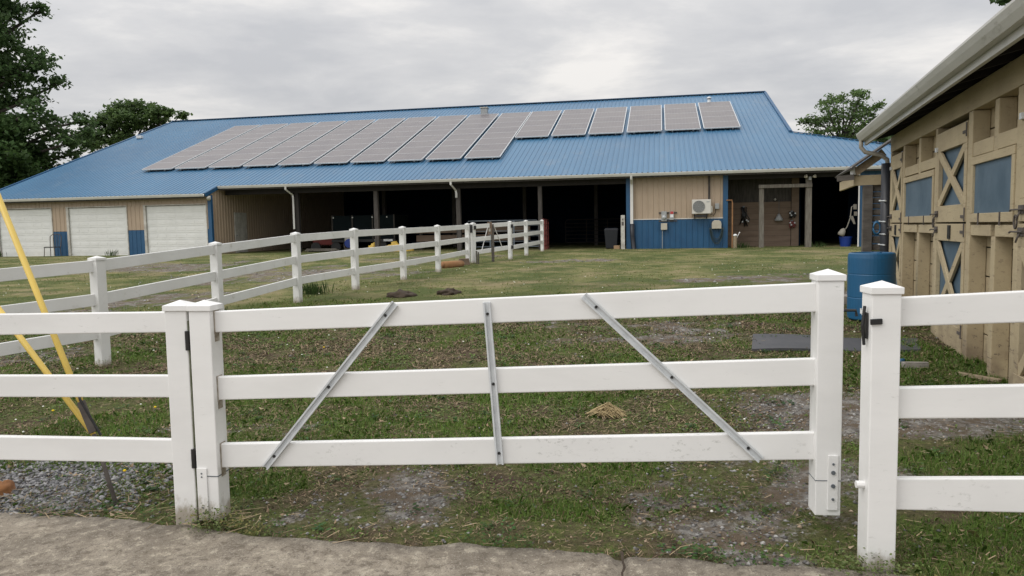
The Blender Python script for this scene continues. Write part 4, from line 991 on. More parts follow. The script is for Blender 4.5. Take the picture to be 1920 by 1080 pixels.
for a, b_ in (((1.12, 1.26), (1.19, 1.33)), ((.7, .84), (.79, .93)), ((.28, .42), (.39, .53))): rail(fg, .03, gl_, a, b_, mat_='vinyl_far')
k = MB(); k.tube([(.35, -.03, .33), (.72, -.03, 1.18)], .013, 6); k.tube([(1.05, -.03, 1.2), (1.45, -.03, .5)], .013, 6); k.build('rod', M['white_trim'], fg)
k = MB(); k.box(-.03, .05, -.10, -.065, 1.1, 1.22); k.box(-.1, -.064, -.04, .03, 1.0, 1.25); k.build('latch', M['black'], fg)

# ---- small things by the far fence
sp_ = thing('sign_post', 'thin dark wooden post with a small reddish board in front of the far gate', 'sign post', (-.614, 24.9, gz(-.614, 24.9)), .1)
k = MB(); k.box(-.045, .045, -.03, .03, -.2, 1.24); k.build('stake', M['grey_wood'], sp_)
k = MB(); k.box(-.17, -.02, -.055, -.031, .9, 1.32); k.build('board', M['ply'], sp_)
k = MB(); k.box(-.13, -.07, -.062, -.056, 1.0, 1.1); k.build('notice', M['offwhite'], sp_)
sk = thing('stake', 'short grey stake standing beside the far gate post', 'stake', (-1.1, 24.0, gz(-1.1, 24)), .2)
k = MB(); k.box(-.04, .0, -.03, .03, -.1, .42); k.box(.02, .06, -.03, .03, -.1, .38); k.build('peg', M['grey_wood'], sk)
cp = thing('clay_pipe', 'orange clay pipe section lying in the grass at the far fence', 'pipe', (-2.05, 22.3, gz(-2.0, 22.3) + .09), (0, 0, R(58)))
k = MB(); k.lathe([(.115, 0), (.11, .6), (.105, .95), (.08, .95), (.08, .05), (.09, 0)], n=20); k.build('shell', M['clay'], cp, (0, 0, 0), (0, R(90), 0), smooth=True)
k = MB(); k.lathe([(.088, 0.04), (.088, .06)], n=16); k.build('bore_shade', M['black'], cp, (0, 0, 0), (0, R(90), 0))  # black disc painted as the shade inside the hollow pipe
bs_ = thing('step_block', 'small brick coloured wooden step at the foot of the far gate post', 'step', (-1.52, 23.75, gz(-1.5, 23.75)), .3)
k = MB(); k.box(-.16, .18, -.1, .1, 0, .07); k.box(-.14, .17, -.08, .1, .075, .14); k.box(-.14, .16, -.06, .1, .145, .2); k.build('planks', M['ply'], bs_)
lump('manure_pile', 'dark crumbly manure pile in the grass behind the left brace of the gate', 'manure', (-2.14, 14.35, gz(-2.14, 14.35)), .28, .25, .11, 'dung', 5, 40, .4)
lump('manure_pile', 'smaller dark manure pile right of the other one', 'manure', (-1.22, 14.45, gz(-1.22, 14.45)), .22, .2, .10, 'dung', 6, 40, .4)
lump('rock', 'rusty orange rock on the grey gravel at the left edge of the picture', 'rock', (-3.40, 4.83, gz(-3.4, 4.83) - .0), .085, .08, .075, 'rock', 2, 18, .4)

# ---- barrel, mat, bits by the stable
bz = gz(4.78, 9.85)
br = thing('barrel', 'large blue plastic barrel standing on the grass beside the stable', 'barrel', (4.78, 9.9, bz + .015), .4)
k = MB(); k.lathe([(.26, 0), (.285, .02), (.292, .10), (.292, .29), (.288, .30), (.292, .31), (.292, .60), (.288, .61), (.292, .62), (.292, .82), (.285, .875), (.265, .89), (.25, .885), (.245, .87), (.0, .868)], n=40); k.build('drum_body', M['barrel'], br, smooth=False)
k = MB(); k.lathe([(.03, .868), (.03, .89), (.0, .892)], (.14, 0, 0), 12); k.build('bung', M['barrel'], br)
k = MB()
for j in range(5):
    a0 = R(196 + j * 4) ; a1 = R(196 + (j + 1) * 4); zl, zh = (.06 + .02 * abs(j - 2), .17 - .02 * (j % 3))
    k.add([(.294 * math.cos(a0), .294 * math.sin(a0), zl), (.294 * math.cos(a1), .294 * math.sin(a1), zl), (.294 * math.cos(a1), .294 * math.sin(a1), zh), (.294 * math.cos(a0), .294 * math.sin(a0), zh)], [(0, 1, 2, 3)])
k.build('torn_sticker', M['white_paint'], br)
mt = MB(); pts = [(2.66, 8.24), (4.34, 7.87), (4.63, 8.47), (2.96, 9.13)]; nu, nv_ = 24, 10; top = []
for j in range(nv_ + 1):
    for i in range(nu + 1):
        a, b_ = i / nu, j / nv_
        x = (pts[0][0] * (1 - a) + pts[1][0] * a) * (1 - b_) + (pts[3][0] * (1 - a) + pts[2][0] * a) * b_
        y = (pts[0][1] * (1 - a) + pts[1][1] * a) * (1 - b_) + (pts[3][1] * (1 - a) + pts[2][1] * a) * b_
        top.append((x - 3.5, y - 8.4, gz(x, y) + .024 + .012 * math.sin(a * 7) + .01 * math.cos(b_ * 5)))
mt.v = top + [(x, y, z - .03) for x, y, z in top]; W_ = nu + 1; N_ = len(top)
for j in range(nv_):
    for i in range(nu):
        q = j * W_ + i; mt.f.append((q, q + 1, q + 1 + W_, q + W_)); mt.f.append((q + N_ + W_, q + N_ + 1 + W_, q + N_ + 1, q + N_))
edge = [i for i in range(W_)] + [j * W_ + nu for j in range(1, nv_ + 1)] + [nv_ * W_ + i for i in range(nu - 1, -1, -1)] + [j * W_ for j in range(nv_ - 1, 0, -1)]
for a, b_ in zip(edge, edge[1:] + edge[:1]): mt.f.append((b_, a, a + N_, b_ + N_))
tag(mt.build('rubber_mat', M['rubber'], None, (3.5, 8.4, 0)), 'black rubber stall mat lying flat on the grass in front of the stable', 'mat')
k = MB(); k.box(-.11, .11, -.05, .05, 0, .055); k.box(-.11, .11, -.05, -.015, .056, .066); tag(k.build('paver', M['stone'], None, (3.93, 7.22, gz(3.93, 7.22) + .005), -.15, bevel=.006), 'loose grey brown paver in the grass before the stable door', 'paver')
k = MB(); k.box(-.2, .2, -.03, .03, 0, .03); tag(k.build('board', M['wood_raw'], None, (4.24, 6.72, gz(4.24, 6.72) + .01), 2.0, bevel=.004), 'short bare wooden board lying by the stable wall', 'board')
k = MB()
for j in range(6): k.box(-.06 + .02 * j, -.02 + .022 * j, -.03 + .01 * (j % 3), .03 - .012 * (j % 2), .01 * j * .6, .01 * j * .6 + .012)
tag(k.build('plastic_scrap', M['barrel'], None, (3.86, 7.40, gz(3.86, 7.4) + .01), .4), 'scrap of blue plastic in the grass left of the paver', 'scrap')
for i, (x, y, w_, l_) in enumerate(((5.0, 11.35, .42, .28), (4.55, 11.9, .4, .3))):
    k = MB(); k.box(-w_ / 2, w_ / 2, -l_ / 2, l_ / 2, 0, .13); tag(k.build('concrete_block', M['stone'], None, (x, y, gz(x, y)), .1 * i, bevel=.01), ['flat concrete block on the ground left of the blue barrel', 'concrete block lying farther behind the blue barrel'][i], 'block')

# ---- guy wire guards
gy = thing('guy_anchor', 'guy wire anchor with two yellow plastic guards and a dark ground rod', 'guy anchor', (-2.42, 4.487, gz(-2.42, 4.487)), 0)
AN = Vector((-.207, .093, .44))
k = MB(); k.tube([(0, 0, -.15), AN], .013, 8); k.build('anchor_rod', M['rust'], gy, smooth=True)
A1 = Vector((-.838, .313, 1.904)); B1 = Vector((-.854, .263, 1.211))
def guard(a, d, L_, name='guard'):
    k = MB(); d = d.normalized(); k.tube([a, a + d * .04, a + d * L_], [.014, .019, .019], 12); o = k.build(name, M['yellow'], gy, smooth=True)
    k = MB(); k.tube([a + d * L_, a + d * (L_ + 4.5)], .006, 5); k.build('guy_wire', M['galv'], o)
guard(AN + (A1 - AN).normalized() * .2, A1 - AN, 2.4); guard(AN + Vector((-.012, .03, -.02)), B1 - AN, 2.4)
k = MB(); dA = (A1 - AN).normalized()
k.bar(AN + dA * .02 + Vector((.02, -.03, 0)), AN + dA * .23 + Vector((.02, -.03, 0)), .05, .016, (0, 1, 0)); k.build('clamp_plate', M['rust'], gy, bevel=.004)
k = MB(); p_ = AN + dA * .30
k.tube([p_ + Vector((.04 * math.cos(a), .04 * math.sin(a), .01 * math.sin(2 * a))) for a in np.linspace(0, 2 * math.pi, 12)], .009, 6); k.tube([p_ + Vector((.03, -.03, 0)), p_ + Vector((.05, -.05, -.05)), AN + Vector((.06, -.03, 0))], .008, 6); k.build('wire_tie', M['black'], gy)
# ---- hay clump
k = MB()
for i in range(170):
    a = random.uniform(0, 6.283); r_ = random.uniform(.01, .10); L_ = random.uniform(.03, .10); th = random.uniform(-.5, .5) + (-.5)
    x, y = r_ * math.cos(a) * 1.1, r_ * math.sin(a) * .8; z = .085 * max(0, 1 - r_ / .12) + .01
    k.tube([(x - L_ * math.cos(th), y - L_ * math.sin(th) * .6, max(.004, z - .02)), (x, y, z + random.uniform(0, .03)), (x + L_ * math.cos(th), y + L_ * math.sin(th) * .6, max(.004, z - .03))], .0028, 3, False)
tag(k.build('hay_clump', M['straw'], None, (.77, 6.04, gz(.77, 6.04))), 'small tuft of dry yellow hay dropped on the ground behind the gate', 'hay')

# ================================================================ TREES
def quads(P, D1, D2):
    V = np.stack([P - D1, P - D2 * .55, P + D1, P + D2 * .55], 1).reshape(-1, 3)
    return V, np.arange(len(V), dtype=np.int32)
def rand_unit(n):
    v = RNG.normal(size=(n, 3)); return v / np.linalg.norm(v, axis=1, keepdims=True)
def make_tree(name, label, loc, trunk_h, trunk_r, blobs, leaf, per, tints, sparse=1.0, group='trees around the barn', lean=(0, 0)):
    """blobs: (x, y, z, r) in metres from the trunk foot"""
    t = thing(name, label, 'tree', loc, 0, group)
    k = MB(); top = Vector((lean[0], lean[1], trunk_h)); rnd = random.Random(len(blobs) * 13 + int(trunk_h * 10))
    k.tube([(0, 0, -.3), (lean[0] * .2, lean[1] * .2, trunk_h * .35), (lean[0] * .6, lean[1] * .6, trunk_h * .7), top], [trunk_r * 1.25, trunk_r, trunk_r * .75, trunk_r * .3], 9)
    Ps = []; Ns = []
    for (x, y, z, r) in blobs:
        c = Vector((x, y, z)); f_ = min(.92, max(.25, (z - r * .8) / trunk_h * .8)); a = Vector((lean[0] * f_, lean[1] * f_, trunk_h * f_))
        mid = a.lerp(c, .5) + Vector((rnd.uniform(-.4, .4), rnd.uniform(-.4, .4), rnd.uniform(-.2, .5)))
        k.tube([a, mid, c], [trunk_r * .42, trunk_r * .26, trunk_r * .08], 6, False)
        r *= 1.22
        nt_ = max(8, int(15 * r * r * sparse))
        for i in range(nt_):
            d = rand_unit(1)[0]; d[2] = d[2] * .75 + .1; q = np.array(c) + d * r * (.45 + .55 * RNG.random() ** .6)
            if i % 6 == 0: k.tube([c.lerp(mid, .3), Vector(q).lerp(c, .4) + Vector((0, 0, .1)), q], [trunk_r * .10, trunk_r * .06, .012], 4, False)
            m_ = int(per * 1.05 * (.6 + .8 * RNG.random())); rr = .5 * (.55 + .7 * RNG.random()) * min(1, r / 1.2 + .3)
            off = RNG.normal(size=(m_, 3)) * np.array([rr, rr, rr * .5]) * .72
            Ps.append(q + off); sh = .55 + .65 * RNG.random(); Ns.append(np.full(m_, sh))
    k.build('trunk', M['bark'], t, smooth=True)
    P = np.concatenate(Ps); sh = np.concatenate(Ns); n = len(P)
    nrm = rand_unit(n); nrm[:, 2] = np.abs(nrm[:, 2]) * 1.2 + .25; nrm /= np.linalg.norm(nrm, axis=1, keepdims=True)
    d1 = np.cross(nrm, rand_unit(n)); d1 /= np.linalg.norm(d1, axis=1, keepdims=True); d2 = np.cross(nrm, d1)
    s = leaf * .92 * (.5 + 1.0 * RNG.random((n, 1)))
    V, F = quads(P, d1 * s, d2 * s)
    ta, tb = np.array(tints[0]), np.array(tints[1]); mixv = RNG.random((n, 1))
    colr = (ta * (1 - mixv) + tb * mixv) * sh[:, None] * (.8 + .4 * RNG.random((n, 1)))
    T = np.ones((n, 4, 4)); T[..., :3] = colr[:, None, :]
    np_mesh('crown', V, F, 4, M['leaf'], T.reshape(-1, 4), t)
    return t, n
def px_blobs(lst, tx, s, base, depth_j, seed):
    """(right of trunk, height above camera line, radius) given at a common scale s metres per unit"""
    rnd = random.Random(seed); out = []
    for (x, y, r) in lst:
        out.append(((x - tx) * s, rnd.uniform(-1, 1) * depth_j, base + (438 - y) * s, r * s))
        if r > 30: out.append(((x - tx) * s + rnd.uniform(-1, 1), rnd.uniform(-1.5, 1.5) * depth_j, base + (438 - y) * s + rnd.uniform(-.8, .8), r * s * .8))
    return out
OAK = ((.060, .115, .042), (.115, .185, .068))
S1 = 52 / 1400.
b1 = px_blobs([(20, 15, 48), (58, 25, 20), (78, 62, 16), (30, 75, 36), (60, 100, 24), (102, 118, 20), (112, 150, 18), (70, 140, 30), (22, 140, 34), (90, 182, 16), (50, 178, 20), (12, 190, 20),
               (132, 212, 16), (160, 222, 16), (172, 250, 14), (140, 248, 20), (108, 240, 20), (90, 218, 12), (110, 275, 22), (150, 280, 18), (60, 290, 18), (90, 315, 22), (-40, 60, 60), (-70, 160, 70), (-30, -60, 60), (40, -70, 50), (-60, 250, 60), (-90, -30, 80), (178, 272, 10), (82, 12, 10), (130, 300, 10)], -45, S1, 1.1, 2.6, 3)
make_tree('oak_tree', 'tall dark oak with spreading limbs at the left edge of the picture', (-1005 * S1 - .2, 52, .5), 17, .55, b1, .17, 26, OAK)
b2 = px_blobs([(10, 250, 34), (40, 290, 34), (0, 310, 50), (60, 330, 30), (90, 345, 22), (30, 350, 40), (-50, 290, 60), (110, 335, 12), (-40, 350, 50)], 5, S1 * .96, 1.1, 1.5, 5)
make_tree('bushy_tree', 'low dense bushy tree filling the corner below the tall left oak', (-955 * S1 * .96, 50, .5), 5.5, .25, b2, .17, 36, ((.050, .104, .032), (.095, .160, .050)), 1.3)
S2 = 72 / 1400.
b3 = px_blobs([(270, 212, 16), (245, 222, 15), (295, 215, 16), (318, 228, 13), (222, 232, 14), (205, 248, 16), (265, 240, 26), (235, 262, 26), (200, 275, 20), (300, 245, 22), (330, 222, 8), (345, 224, 6), (356, 227, 6), (180, 270, 14), (270, 280, 25)], 262, S2, 1.3, 1.5, 7)
make_tree('oak_tree', 'rounded green oak rising behind the left end of the blue roof', (-698 * S2, 72, .6), 9, .35, b3, .2, 34, ((.068, .118, .040), (.125, .190, .064)))
S3 = 62 / 1400.
b4 = px_blobs([(1575, 200, 14), (1555, 205, 11), (1600, 198, 11), (1615, 212, 12), (1540, 222, 14), (1525, 238, 12), (1560, 225, 20), (1590, 225, 20), (1630, 225, 9), (1512, 240, 7), (1570, 250, 24), (1610, 240, 16), (1605, 188, 6), (1640, 215, 5), (1540, 250, 16), (1640, 240, 10), (1555, 268, 20), (1590, 268, 20), (1525, 262, 14), (1620, 262, 14), (1575, 235, 18), (1545, 238, 14), (1608, 228, 12)], 1575, S3, 1.25 - .35, 1.2, 9)
make_tree('locust_tree', 'loose leafy tree peeking over the right end of the blue roof', (615 * S3, 62, .25), 8.5, .22, b4, .15, 20, ((.08, .14, .044), (.15, .22, .078)), .6)
S4 = 28 / 1400.
b5 = [(-1.35, 0, 9.3, .32), (-1.72, .1, 9.12, .17), (-1.0, .3, 9.7, .5), (-1.5, .2, 9.9, .5), (-.2, 0, 11.2, 1.2), (.6, 0, 11.8, 1.6), (-.8, .4, 12.2, 1.4), (.2, 0, 13.4, 1.5)]
make_tree('maple_tree', 'overhanging leafy branch of a tree above the stable roof at the top right', (20.05, 28, .6), 12, .2, b5, .10, 36, OAK)
# trees standing beyond the barn, only seen from a step aside
for i, (x, y, h_) in enumerate(((-62, 70, 9), (-75, 60, 10), (34, 75, 8))):
    bb = [(random.uniform(-3, 3), random.uniform(-3, 3), h_ * random.uniform(.5, 1.1), random.uniform(1.5, 2.4)) for _ in range(11)]
    make_tree('broadleaf_tree', ['broad green tree standing far beyond the left end of the barn', 'broad green tree farthest left beyond the barn', 'broad green tree beyond the right end of the barn'][i], (x, y, .6), h_, .3, bb, .3, 10, OAK)

# ================================================================ GROUND COVER
def in_frustum(x, y): return np.abs(x + .0) < .74 * y + .4
def blocked(x, y):
    b_ = y < road_edge(x) - .01
    c, s = math.cos(YAW), math.sin(YAW); u = (x - BX) * c - (y - BY) * s; v = (x - BX) * s + (y - BY) * c
    b_ |= (v > -.02) & (u > UG) | (v > -1.2) & (u <= UG)
    ds = (x - SX) * math.sin(AZ) + (y - SY) * math.cos(AZ); do = -(x - SX) * math.cos(AZ) + (y - SY) * math.sin(AZ)
    b_ |= (do < -.12) & (ds > SN) & (ds < 6)
    # the mat
    mu = (x - 2.66) * .9765 + (y - 8.24) * -.2155; mv = (x - 2.66) * .2155 + (y - 8.24) * .9765
    b_ |= (mu > .12) & (mu < 1.62) & (mv > .03) & (mv < .72)
    return b_
def scatter(n, y0, y1):
    y = np.sqrt(RNG.uniform(y0 * y0, y1 * y1, n)); x = RNG.uniform(-1, 1, n) * (.74 * y + .4)
    return x, y
def blades(bands):
    Vs, Fs, Ts = [], [], []; base = 0
    for (n, y0, y1, hlo, hhi, wd) in bands:
        x, y = scatter(n, y0, y1); gm = grass_mask(x, y); lw = lawn_mask(x, y)
        keep = (RNG.random(n) < gm ** 1.3 + .07 * (1 - gravel_mask(x, y))) & ~blocked(x, y); x, y, gm, lw = x[keep], y[keep], gm[keep], lw[keep]; m = len(x)
        z = tz(x, y) - .012 + (fbm(x, y, .7, 41, 5) - .5) * .02
        h_ = (hlo + (hhi - hlo) * RNG.random(m) ** 2) * (.45 + .75 * gm); a = RNG.uniform(0, 6.283, m); lean = RNG.uniform(.15, 1.1, m) * h_
        ca, sa = np.cos(a), np.sin(a); w_ = wd * (.6 + .8 * RNG.random(m)) / 2; a2 = RNG.uniform(0, 6.283, m); wx, wy = np.cos(a2) * w_, np.sin(a2) * w_
        B = np.stack([x, y, z], -1); Mid = B + np.stack([ca * lean * .35, sa * lean * .35, h_ * .62], -1); Tip = B + np.stack([ca * lean, sa * lean, h_ * (.95 - .3 * lean / h_)], -1)
        Wv = np.stack([wx, wy, 0 * wx], -1)
        V = np.stack([B - Wv, B + Wv, Mid + Wv * .8, Tip, Mid - Wv * .8], 1).reshape(-1, 3)
        F = (np.arange(m)[:, None] * 5 + np.array([0, 1, 2, 3, 4])).reshape(-1) + base; base += 5 * m
        g1, g2, dry, yel = np.array((.070, .148, .022)), np.array((.175, .265, .055)), np.array((.32, .26, .135)), np.array((.165, .185, .060))
        q = RNG.random((m, 1)); c = g1 * (1 - q) + g2 * q
        c = c * (1 - lw[:, None] * .65) + yel * lw[:, None] * .65
        isdry = (RNG.random(m) < .10 + .12 * lw)[:, None]; c = np.where(isdry, dry * (.6 + .6 * q), c)
        c = c * (.75 + .5 * vnoise(x, y, .5, 77)[:, None])
        T = np.ones((m, 5, 4)); T[..., :3] = c[:, None, :]
        Vs.append(V); Fs.append(F); Ts.append(T.reshape(-1, 4))
    o = np_mesh('grass', np.concatenate(Vs), np.concatenate(Fs), 5, M['blade'], np.concatenate(Ts)); o['kind'] = 'stuff'
blades([(150000, 3.25, 5.2, .014, .075, .0034), (190000, 5.2, 8.5, .016, .085, .0050), (150000, 8.5, 14, .016, .085, .008), (170000, 14, 33, .015, .06, .018)])
def weeds():
    """broad-leaved rosettes, clover mats and the ragged weeds along the road edge"""
    Vs, Ts = [], []
    def leafs(P, nrm, s, col):
        n = len(P); d1 = np.cross(nrm, rand_unit(n)); d1 /= np.linalg.norm(d1, axis=1, keepdims=True); d2 = np.cross(nrm, d1)
        V, _ = quads(P, d1 * s, d2 * s * 1.3); Vs.append(V); T = np.ones((n, 4, 4)); T[..., :3] = col[:, None, :]; Ts.append(T.reshape(-1, 4))
    def up(n, k=.6):
        v = RNG.normal(size=(n, 3)) * k; v[:, 2] = np.abs(v[:, 2]) + 1; return v / np.linalg.norm(v, axis=1, keepdims=True)
    # clover / moss mats
    n = 190000; x, y = scatter(n, 3.3, 12); m = fbm(x, y, .55, 91, 4) * .6 + fbm(x, y, .14, 95, 3) * .4
    keep = (RNG.random(n) < (sstep(.45, .62, m) * .9 + .06)) & ~blocked(x, y) & (RNG.random(n) > gravel_mask(x, y) * .9); x, y = x[keep], y[keep]; n = len(x)
    P = np.stack([x, y, tz(x, y) + RNG.uniform(.0, .022, n)], -1); q = RNG.random((n, 1))
    leafs(P, up(n), (.006 + .008 * RNG.random((n, 1))) * (y[:, None] / 5) ** .5, (np.array((.066, .118, .022)) * (1 - q) + np.array((.155, .205, .052)) * q) * (.7 + .5 * RNG.random((n, 1))))
    # rosettes
    n = 420; x, y = scatter(n, 3.4, 12); keep = ~blocked(x, y); x, y = x[keep], y[keep]
    for cx, cy in zip(x, y):
        r_ = RNG.uniform(.03, .10); m_ = RNG.integers(8, 26); a = RNG.uniform(0, 6.283, m_); rr = r_ * RNG.uniform(.2, 1, m_)
        P = np.stack([cx + rr * np.cos(a), cy + rr * np.sin(a), tz(cx, cy) + .008 + RNG.uniform(0, .03, m_)], -1); c0 = np.array((.030, .078, .020)) * RNG.uniform(.8, 1.7) + np.array((.01, 0, 0)) * RNG.uniform(0, 2)
        leafs(P, up(m_, .35), RNG.uniform(.010, .020, (m_, 1)), np.tile(c0, (m_, 1)) * (.8 + .4 * RNG.random((m_, 1))))
    # road-edge weeds and the weeds round the posts
    n = 6500; x = RNG.uniform(-3.4, 2.6, n); dens = fbm(x, x * 0, .35, 55, 3); keep = RNG.random(n) < sstep(.40, .66, dens) + .05; x = x[keep]; n = len(x)
    y = road_edge(x) + np.abs(RNG.normal(0, .07, n)) - .015; h_ = RNG.random(n) ** 1.7 * .11; P = np.stack([x, y, tz(x, y) + h_], -1); q = RNG.random((n, 1)); yl = sstep(.45, .6, fbm(x, x * 0, .5, 57, 2))[:, None]
    leafs(P, up(n, 1.0), .004 + .007 * RNG.random((n, 1)), (np.array((.05, .10, .022)) * (1 - yl) + np.array((.17, .155, .05)) * yl) * (.7 + .7 * q))
    for (cx, cy, r_, hh, m_) in ((-1.72, 4.06, .11, .15, 420), (1.66, 3.28, .16, .10, 420), (1.50, 3.33, .12, .08, 200), (-1.6, 4.1, .15, .07, 200), (5.95, 12.3, .1, .1, 60), (-4.9, 8.7, .15, .1, 120)):
        P = np.stack([RNG.normal(cx, r_ * .6, m_), RNG.normal(cy, r_ * .35, m_), gz(cx, cy) + RNG.random(m_) ** 1.3 * hh], -1)
        leafs(P, up(m_, 1.0), .004 + .006 * RNG.random((m_, 1)), np.array((.12, .155, .05)) * (.6 + .9 * RNG.random((m_, 1))))
    V = np.concatenate(Vs); o = np_mesh('weeds', V, np.arange(len(V), dtype=np.int32), 4, M['blade'], np.concatenate(Ts)); o['kind'] = 'stuff'
weeds()
def pebbles():
    ov = np.array([(1, 0, 0), (0, 1, 0), (-1, 0, 0), (0, -1, 0), (0, 0, 1), (0, 0, -1)], float)
    of = np.array([(0, 1, 4), (1, 2, 4), (2, 3, 4), (3, 0, 4), (1, 0, 5), (2, 1, 5), (3, 2, 5), (0, 3, 5)])
    Vs, Fs, Ts = [], [], []; base = 0
    for n, y0, y1, s0, s1, low in ((26000, 3.25, 6.6, .006, .020, .05), (14000, 6.6, 13, .010, .028, .03), (7000, 13, 30, .02, .05, .0)):
        x, y = scatter(n, y0, y1); gm = gravel_mask(x, y); keep = (RNG.random(n) < gm ** 1.4 * .9 + low) & ~blocked(x, y); x, y = x[keep], y[keep]; m = len(x)
        s = s0 + (s1 - s0) * RNG.random(m) ** 2.2
        J = ov[None] * (.55 + .75 * RNG.random((m, 6, 1))) * s[:, None, None]; J[..., 2] *= .6
        a = RNG.uniform(0, 6.283, m); c, d = np.cos(a)[:, None], np.sin(a)[:, None]
        X = J[..., 0] * c - J[..., 1] * d; Y = J[..., 0] * d + J[..., 1] * c
        V = np.stack([X + x[:, None], Y + y[:, None], J[..., 2] + (tz(x, y) + .002)[:, None]], -1)
        Vs.append(V.reshape(-1, 3)); Fs.append(((np.arange(m) * 6)[:, None, None] + of[None]).reshape(-1) + base); base += 6 * m
        g = RNG.random((m, 1)) ** 1.5; col = np.array((.10, .095, .092)) * (1 - g) + np.array((.36, .35, .335)) * g; warm = (RNG.random(m) < .12)[:, None]; col = np.where(warm, col * np.array((1.2, .95, .7)), col)
        T = np.ones((m, 6, 4)); T[..., :3] = col[:, None, :]; Ts.append(T.reshape(-1, 4))
    # coarse blue-grey slate by the left fence
    n = 5200; x = RNG.normal(-3.3, .75, n); y = RNG.normal(4.95, .42, n); keep = (RNG.random(n) < sstep(-.3, .5, ell(x, y, -3.3, 4.95, 1.35, .75, .1))) & ~blocked(x, y); x, y = x[keep], y[keep]; m = len(x)
    s = .010 + .020 * RNG.random(m) ** 1.8
    J = ov[None] * (.45 + .85 * RNG.random((m, 6, 1))) * s[:, None, None]; J[..., 2] *= .5; a = RNG.uniform(0, 6.283, m); c, d = np.cos(a)[:, None], np.sin(a)[:, None]; tl = RNG.normal(0, .35, (m, 1))
    X = J[..., 0] * c - J[..., 1] * d; Y = J[..., 0] * d + J[..., 1] * c
    V = np.stack([X + x[:, None], Y + y[:, None], J[..., 2] + X * tl + (tz(x, y) + .006)[:, None]], -1)
    Vs.append(V.reshape(-1, 3)); Fs.append(((np.arange(m) * 6)[:, None, None] + of[None]).reshape(-1) + base); base += 6 * m
    g = RNG.random((m, 1)) ** 1.3; col = np.array((.095, .095, .10)) * (1 - g) + np.array((.35, .345, .345)) * g
    T = np.ones((m, 6, 4)); T[..., :3] = col[:, None, :]; Ts.append(T.reshape(-1, 4))
    o = np_mesh('gravel', np.concatenate(Vs), np.concatenate(Fs), 3, M['pebble'], np.concatenate(Ts)); o['kind'] = 'stuff'
pebbles()
def litter():
    Vs, Ts = [], []
    # dead leaves
    n = 5200; x, y = scatter(n, 3.4, 12); p = .10 + .9 * sstep(.2, -.2, ell(x, y, -2.9, 5.6, 1.8, 1.3) * -1 + .0) ; p = np.where(ell(x, y, -2.6, 5.4, 2.0, 1.5) > 0, .9, .16)
    keep = (RNG.random(n) < p) & ~blocked(x, y); x, y = x[keep], y[keep]; n = len(x)
    P = np.stack([x, y, tz(x, y) + RNG.uniform(.006, .02, n)], -1); nrm = RNG.normal(size=(n, 3)) * .45; nrm[:, 2] = 1; nrm /= np.linalg.norm(nrm, axis=1, keepdims=True)
    d1 = np.cross(nrm, rand_unit(n)); d1 /= np.linalg.norm(d1, axis=1, keepdims=True); d2 = np.cross(nrm, d1); s = .009 + .019 * RNG.random((n, 1)) ** 2
    V, _ = quads(P, d1 * s, d2 * s); V = V.reshape(-1, 4, 3); V[:, 0, 2] += s[:, 0] * .5; V[:, 2, 2] += s[:, 0] * .3; Vs.append(V.reshape(-1, 3))
    q = RNG.random((n, 1)); T = np.ones((n, 4, 4)); T[..., :3] = (np.array((.24, .165, .10)) * (1 - q) + np.array((.40, .31, .21)) * q)[:, None, :] * (.6 + .5 * RNG.random((n, 1, 1))); Ts.append(T.reshape(-1, 4))
    # straw strands
    n = 7000; x, y = scatter(n, 3.3, 9); e_ = road_edge(x); p = .13 + .85 * sstep(.35, .03, y - e_) * (x < -.9) + .3 * sstep(.3, .02, y - e_)
    e_ = road_edge(x); keep = (RNG.random(n) < p) & (y > e_ - .03); x, y = x[keep], y[keep]; e_ = e_[keep]; n = len(x); a = RNG.normal(0, .7, n); L_ = np.where((y - e_ < .35) & (x < -.9), RNG.uniform(.02, .10, n), RNG.uniform(.012, .045, n)); w_ = .0016 + .0012 * RNG.random(n)
    dx, dy = np.cos(a) * L_, np.sin(a) * L_; px_, py_ = -np.sin(a) * w_, np.cos(a) * w_; z0 = tz(x, y) + RNG.uniform(.012, .03, n); z1 = z0 + RNG.uniform(-.01, .015, n)
    V = np.stack([np.stack([x - dx - px_, y - dy - py_, z0], -1), np.stack([x + dx - px_, y + dy - py_, z1], -1), np.stack([x + dx + px_, y + dy + py_, z1 + .001], -1), np.stack([x - dx + px_, y - dy + py_, z0 + .001], -1)], 1)
    Vs.append(V.reshape(-1, 3)); T = np.ones((n, 4, 4)); T[..., :3] = np.array((.36, .275, .17))[None, None] * (.5 + .6 * RNG.random((n, 1, 1))); Ts.append(T.reshape(-1, 4))
    # short dead thatch that roughens the soil
    n = 230000; x, y = scatter(n, 3.3, 11); m = fbm(x, y, .4, 131, 4); keep = (RNG.random(n) < sstep(.38, .6, m) * .8 + .1) & ~blocked(x, y) & (RNG.random(n) > gravel_mask(x, y)); x, y = x[keep], y[keep]; n = len(x)
    a = RNG.uniform(0, 6.283, n); L_ = RNG.uniform(.005, .022, n) * (y / 5) ** .5; w_ = (.0012 + .0018 * RNG.random(n)) * (y / 5); tl = RNG.normal(0, .35, n) * L_
    dx, dy = np.cos(a) * L_, np.sin(a) * L_; px_, py_ = -np.sin(a) * w_, np.cos(a) * w_; z0 = tz(x, y) + RNG.uniform(.002, .018, n)
    V = np.stack([np.stack([x - dx - px_, y - dy - py_, z0 - tl], -1), np.stack([x + dx - px_, y + dy - py_, z0 + tl], -1), np.stack([x + dx + px_, y + dy + py_, z0 + tl + .001], -1), np.stack([x - dx + px_, y - dy + py_, z0 - tl + .001], -1)], 1)
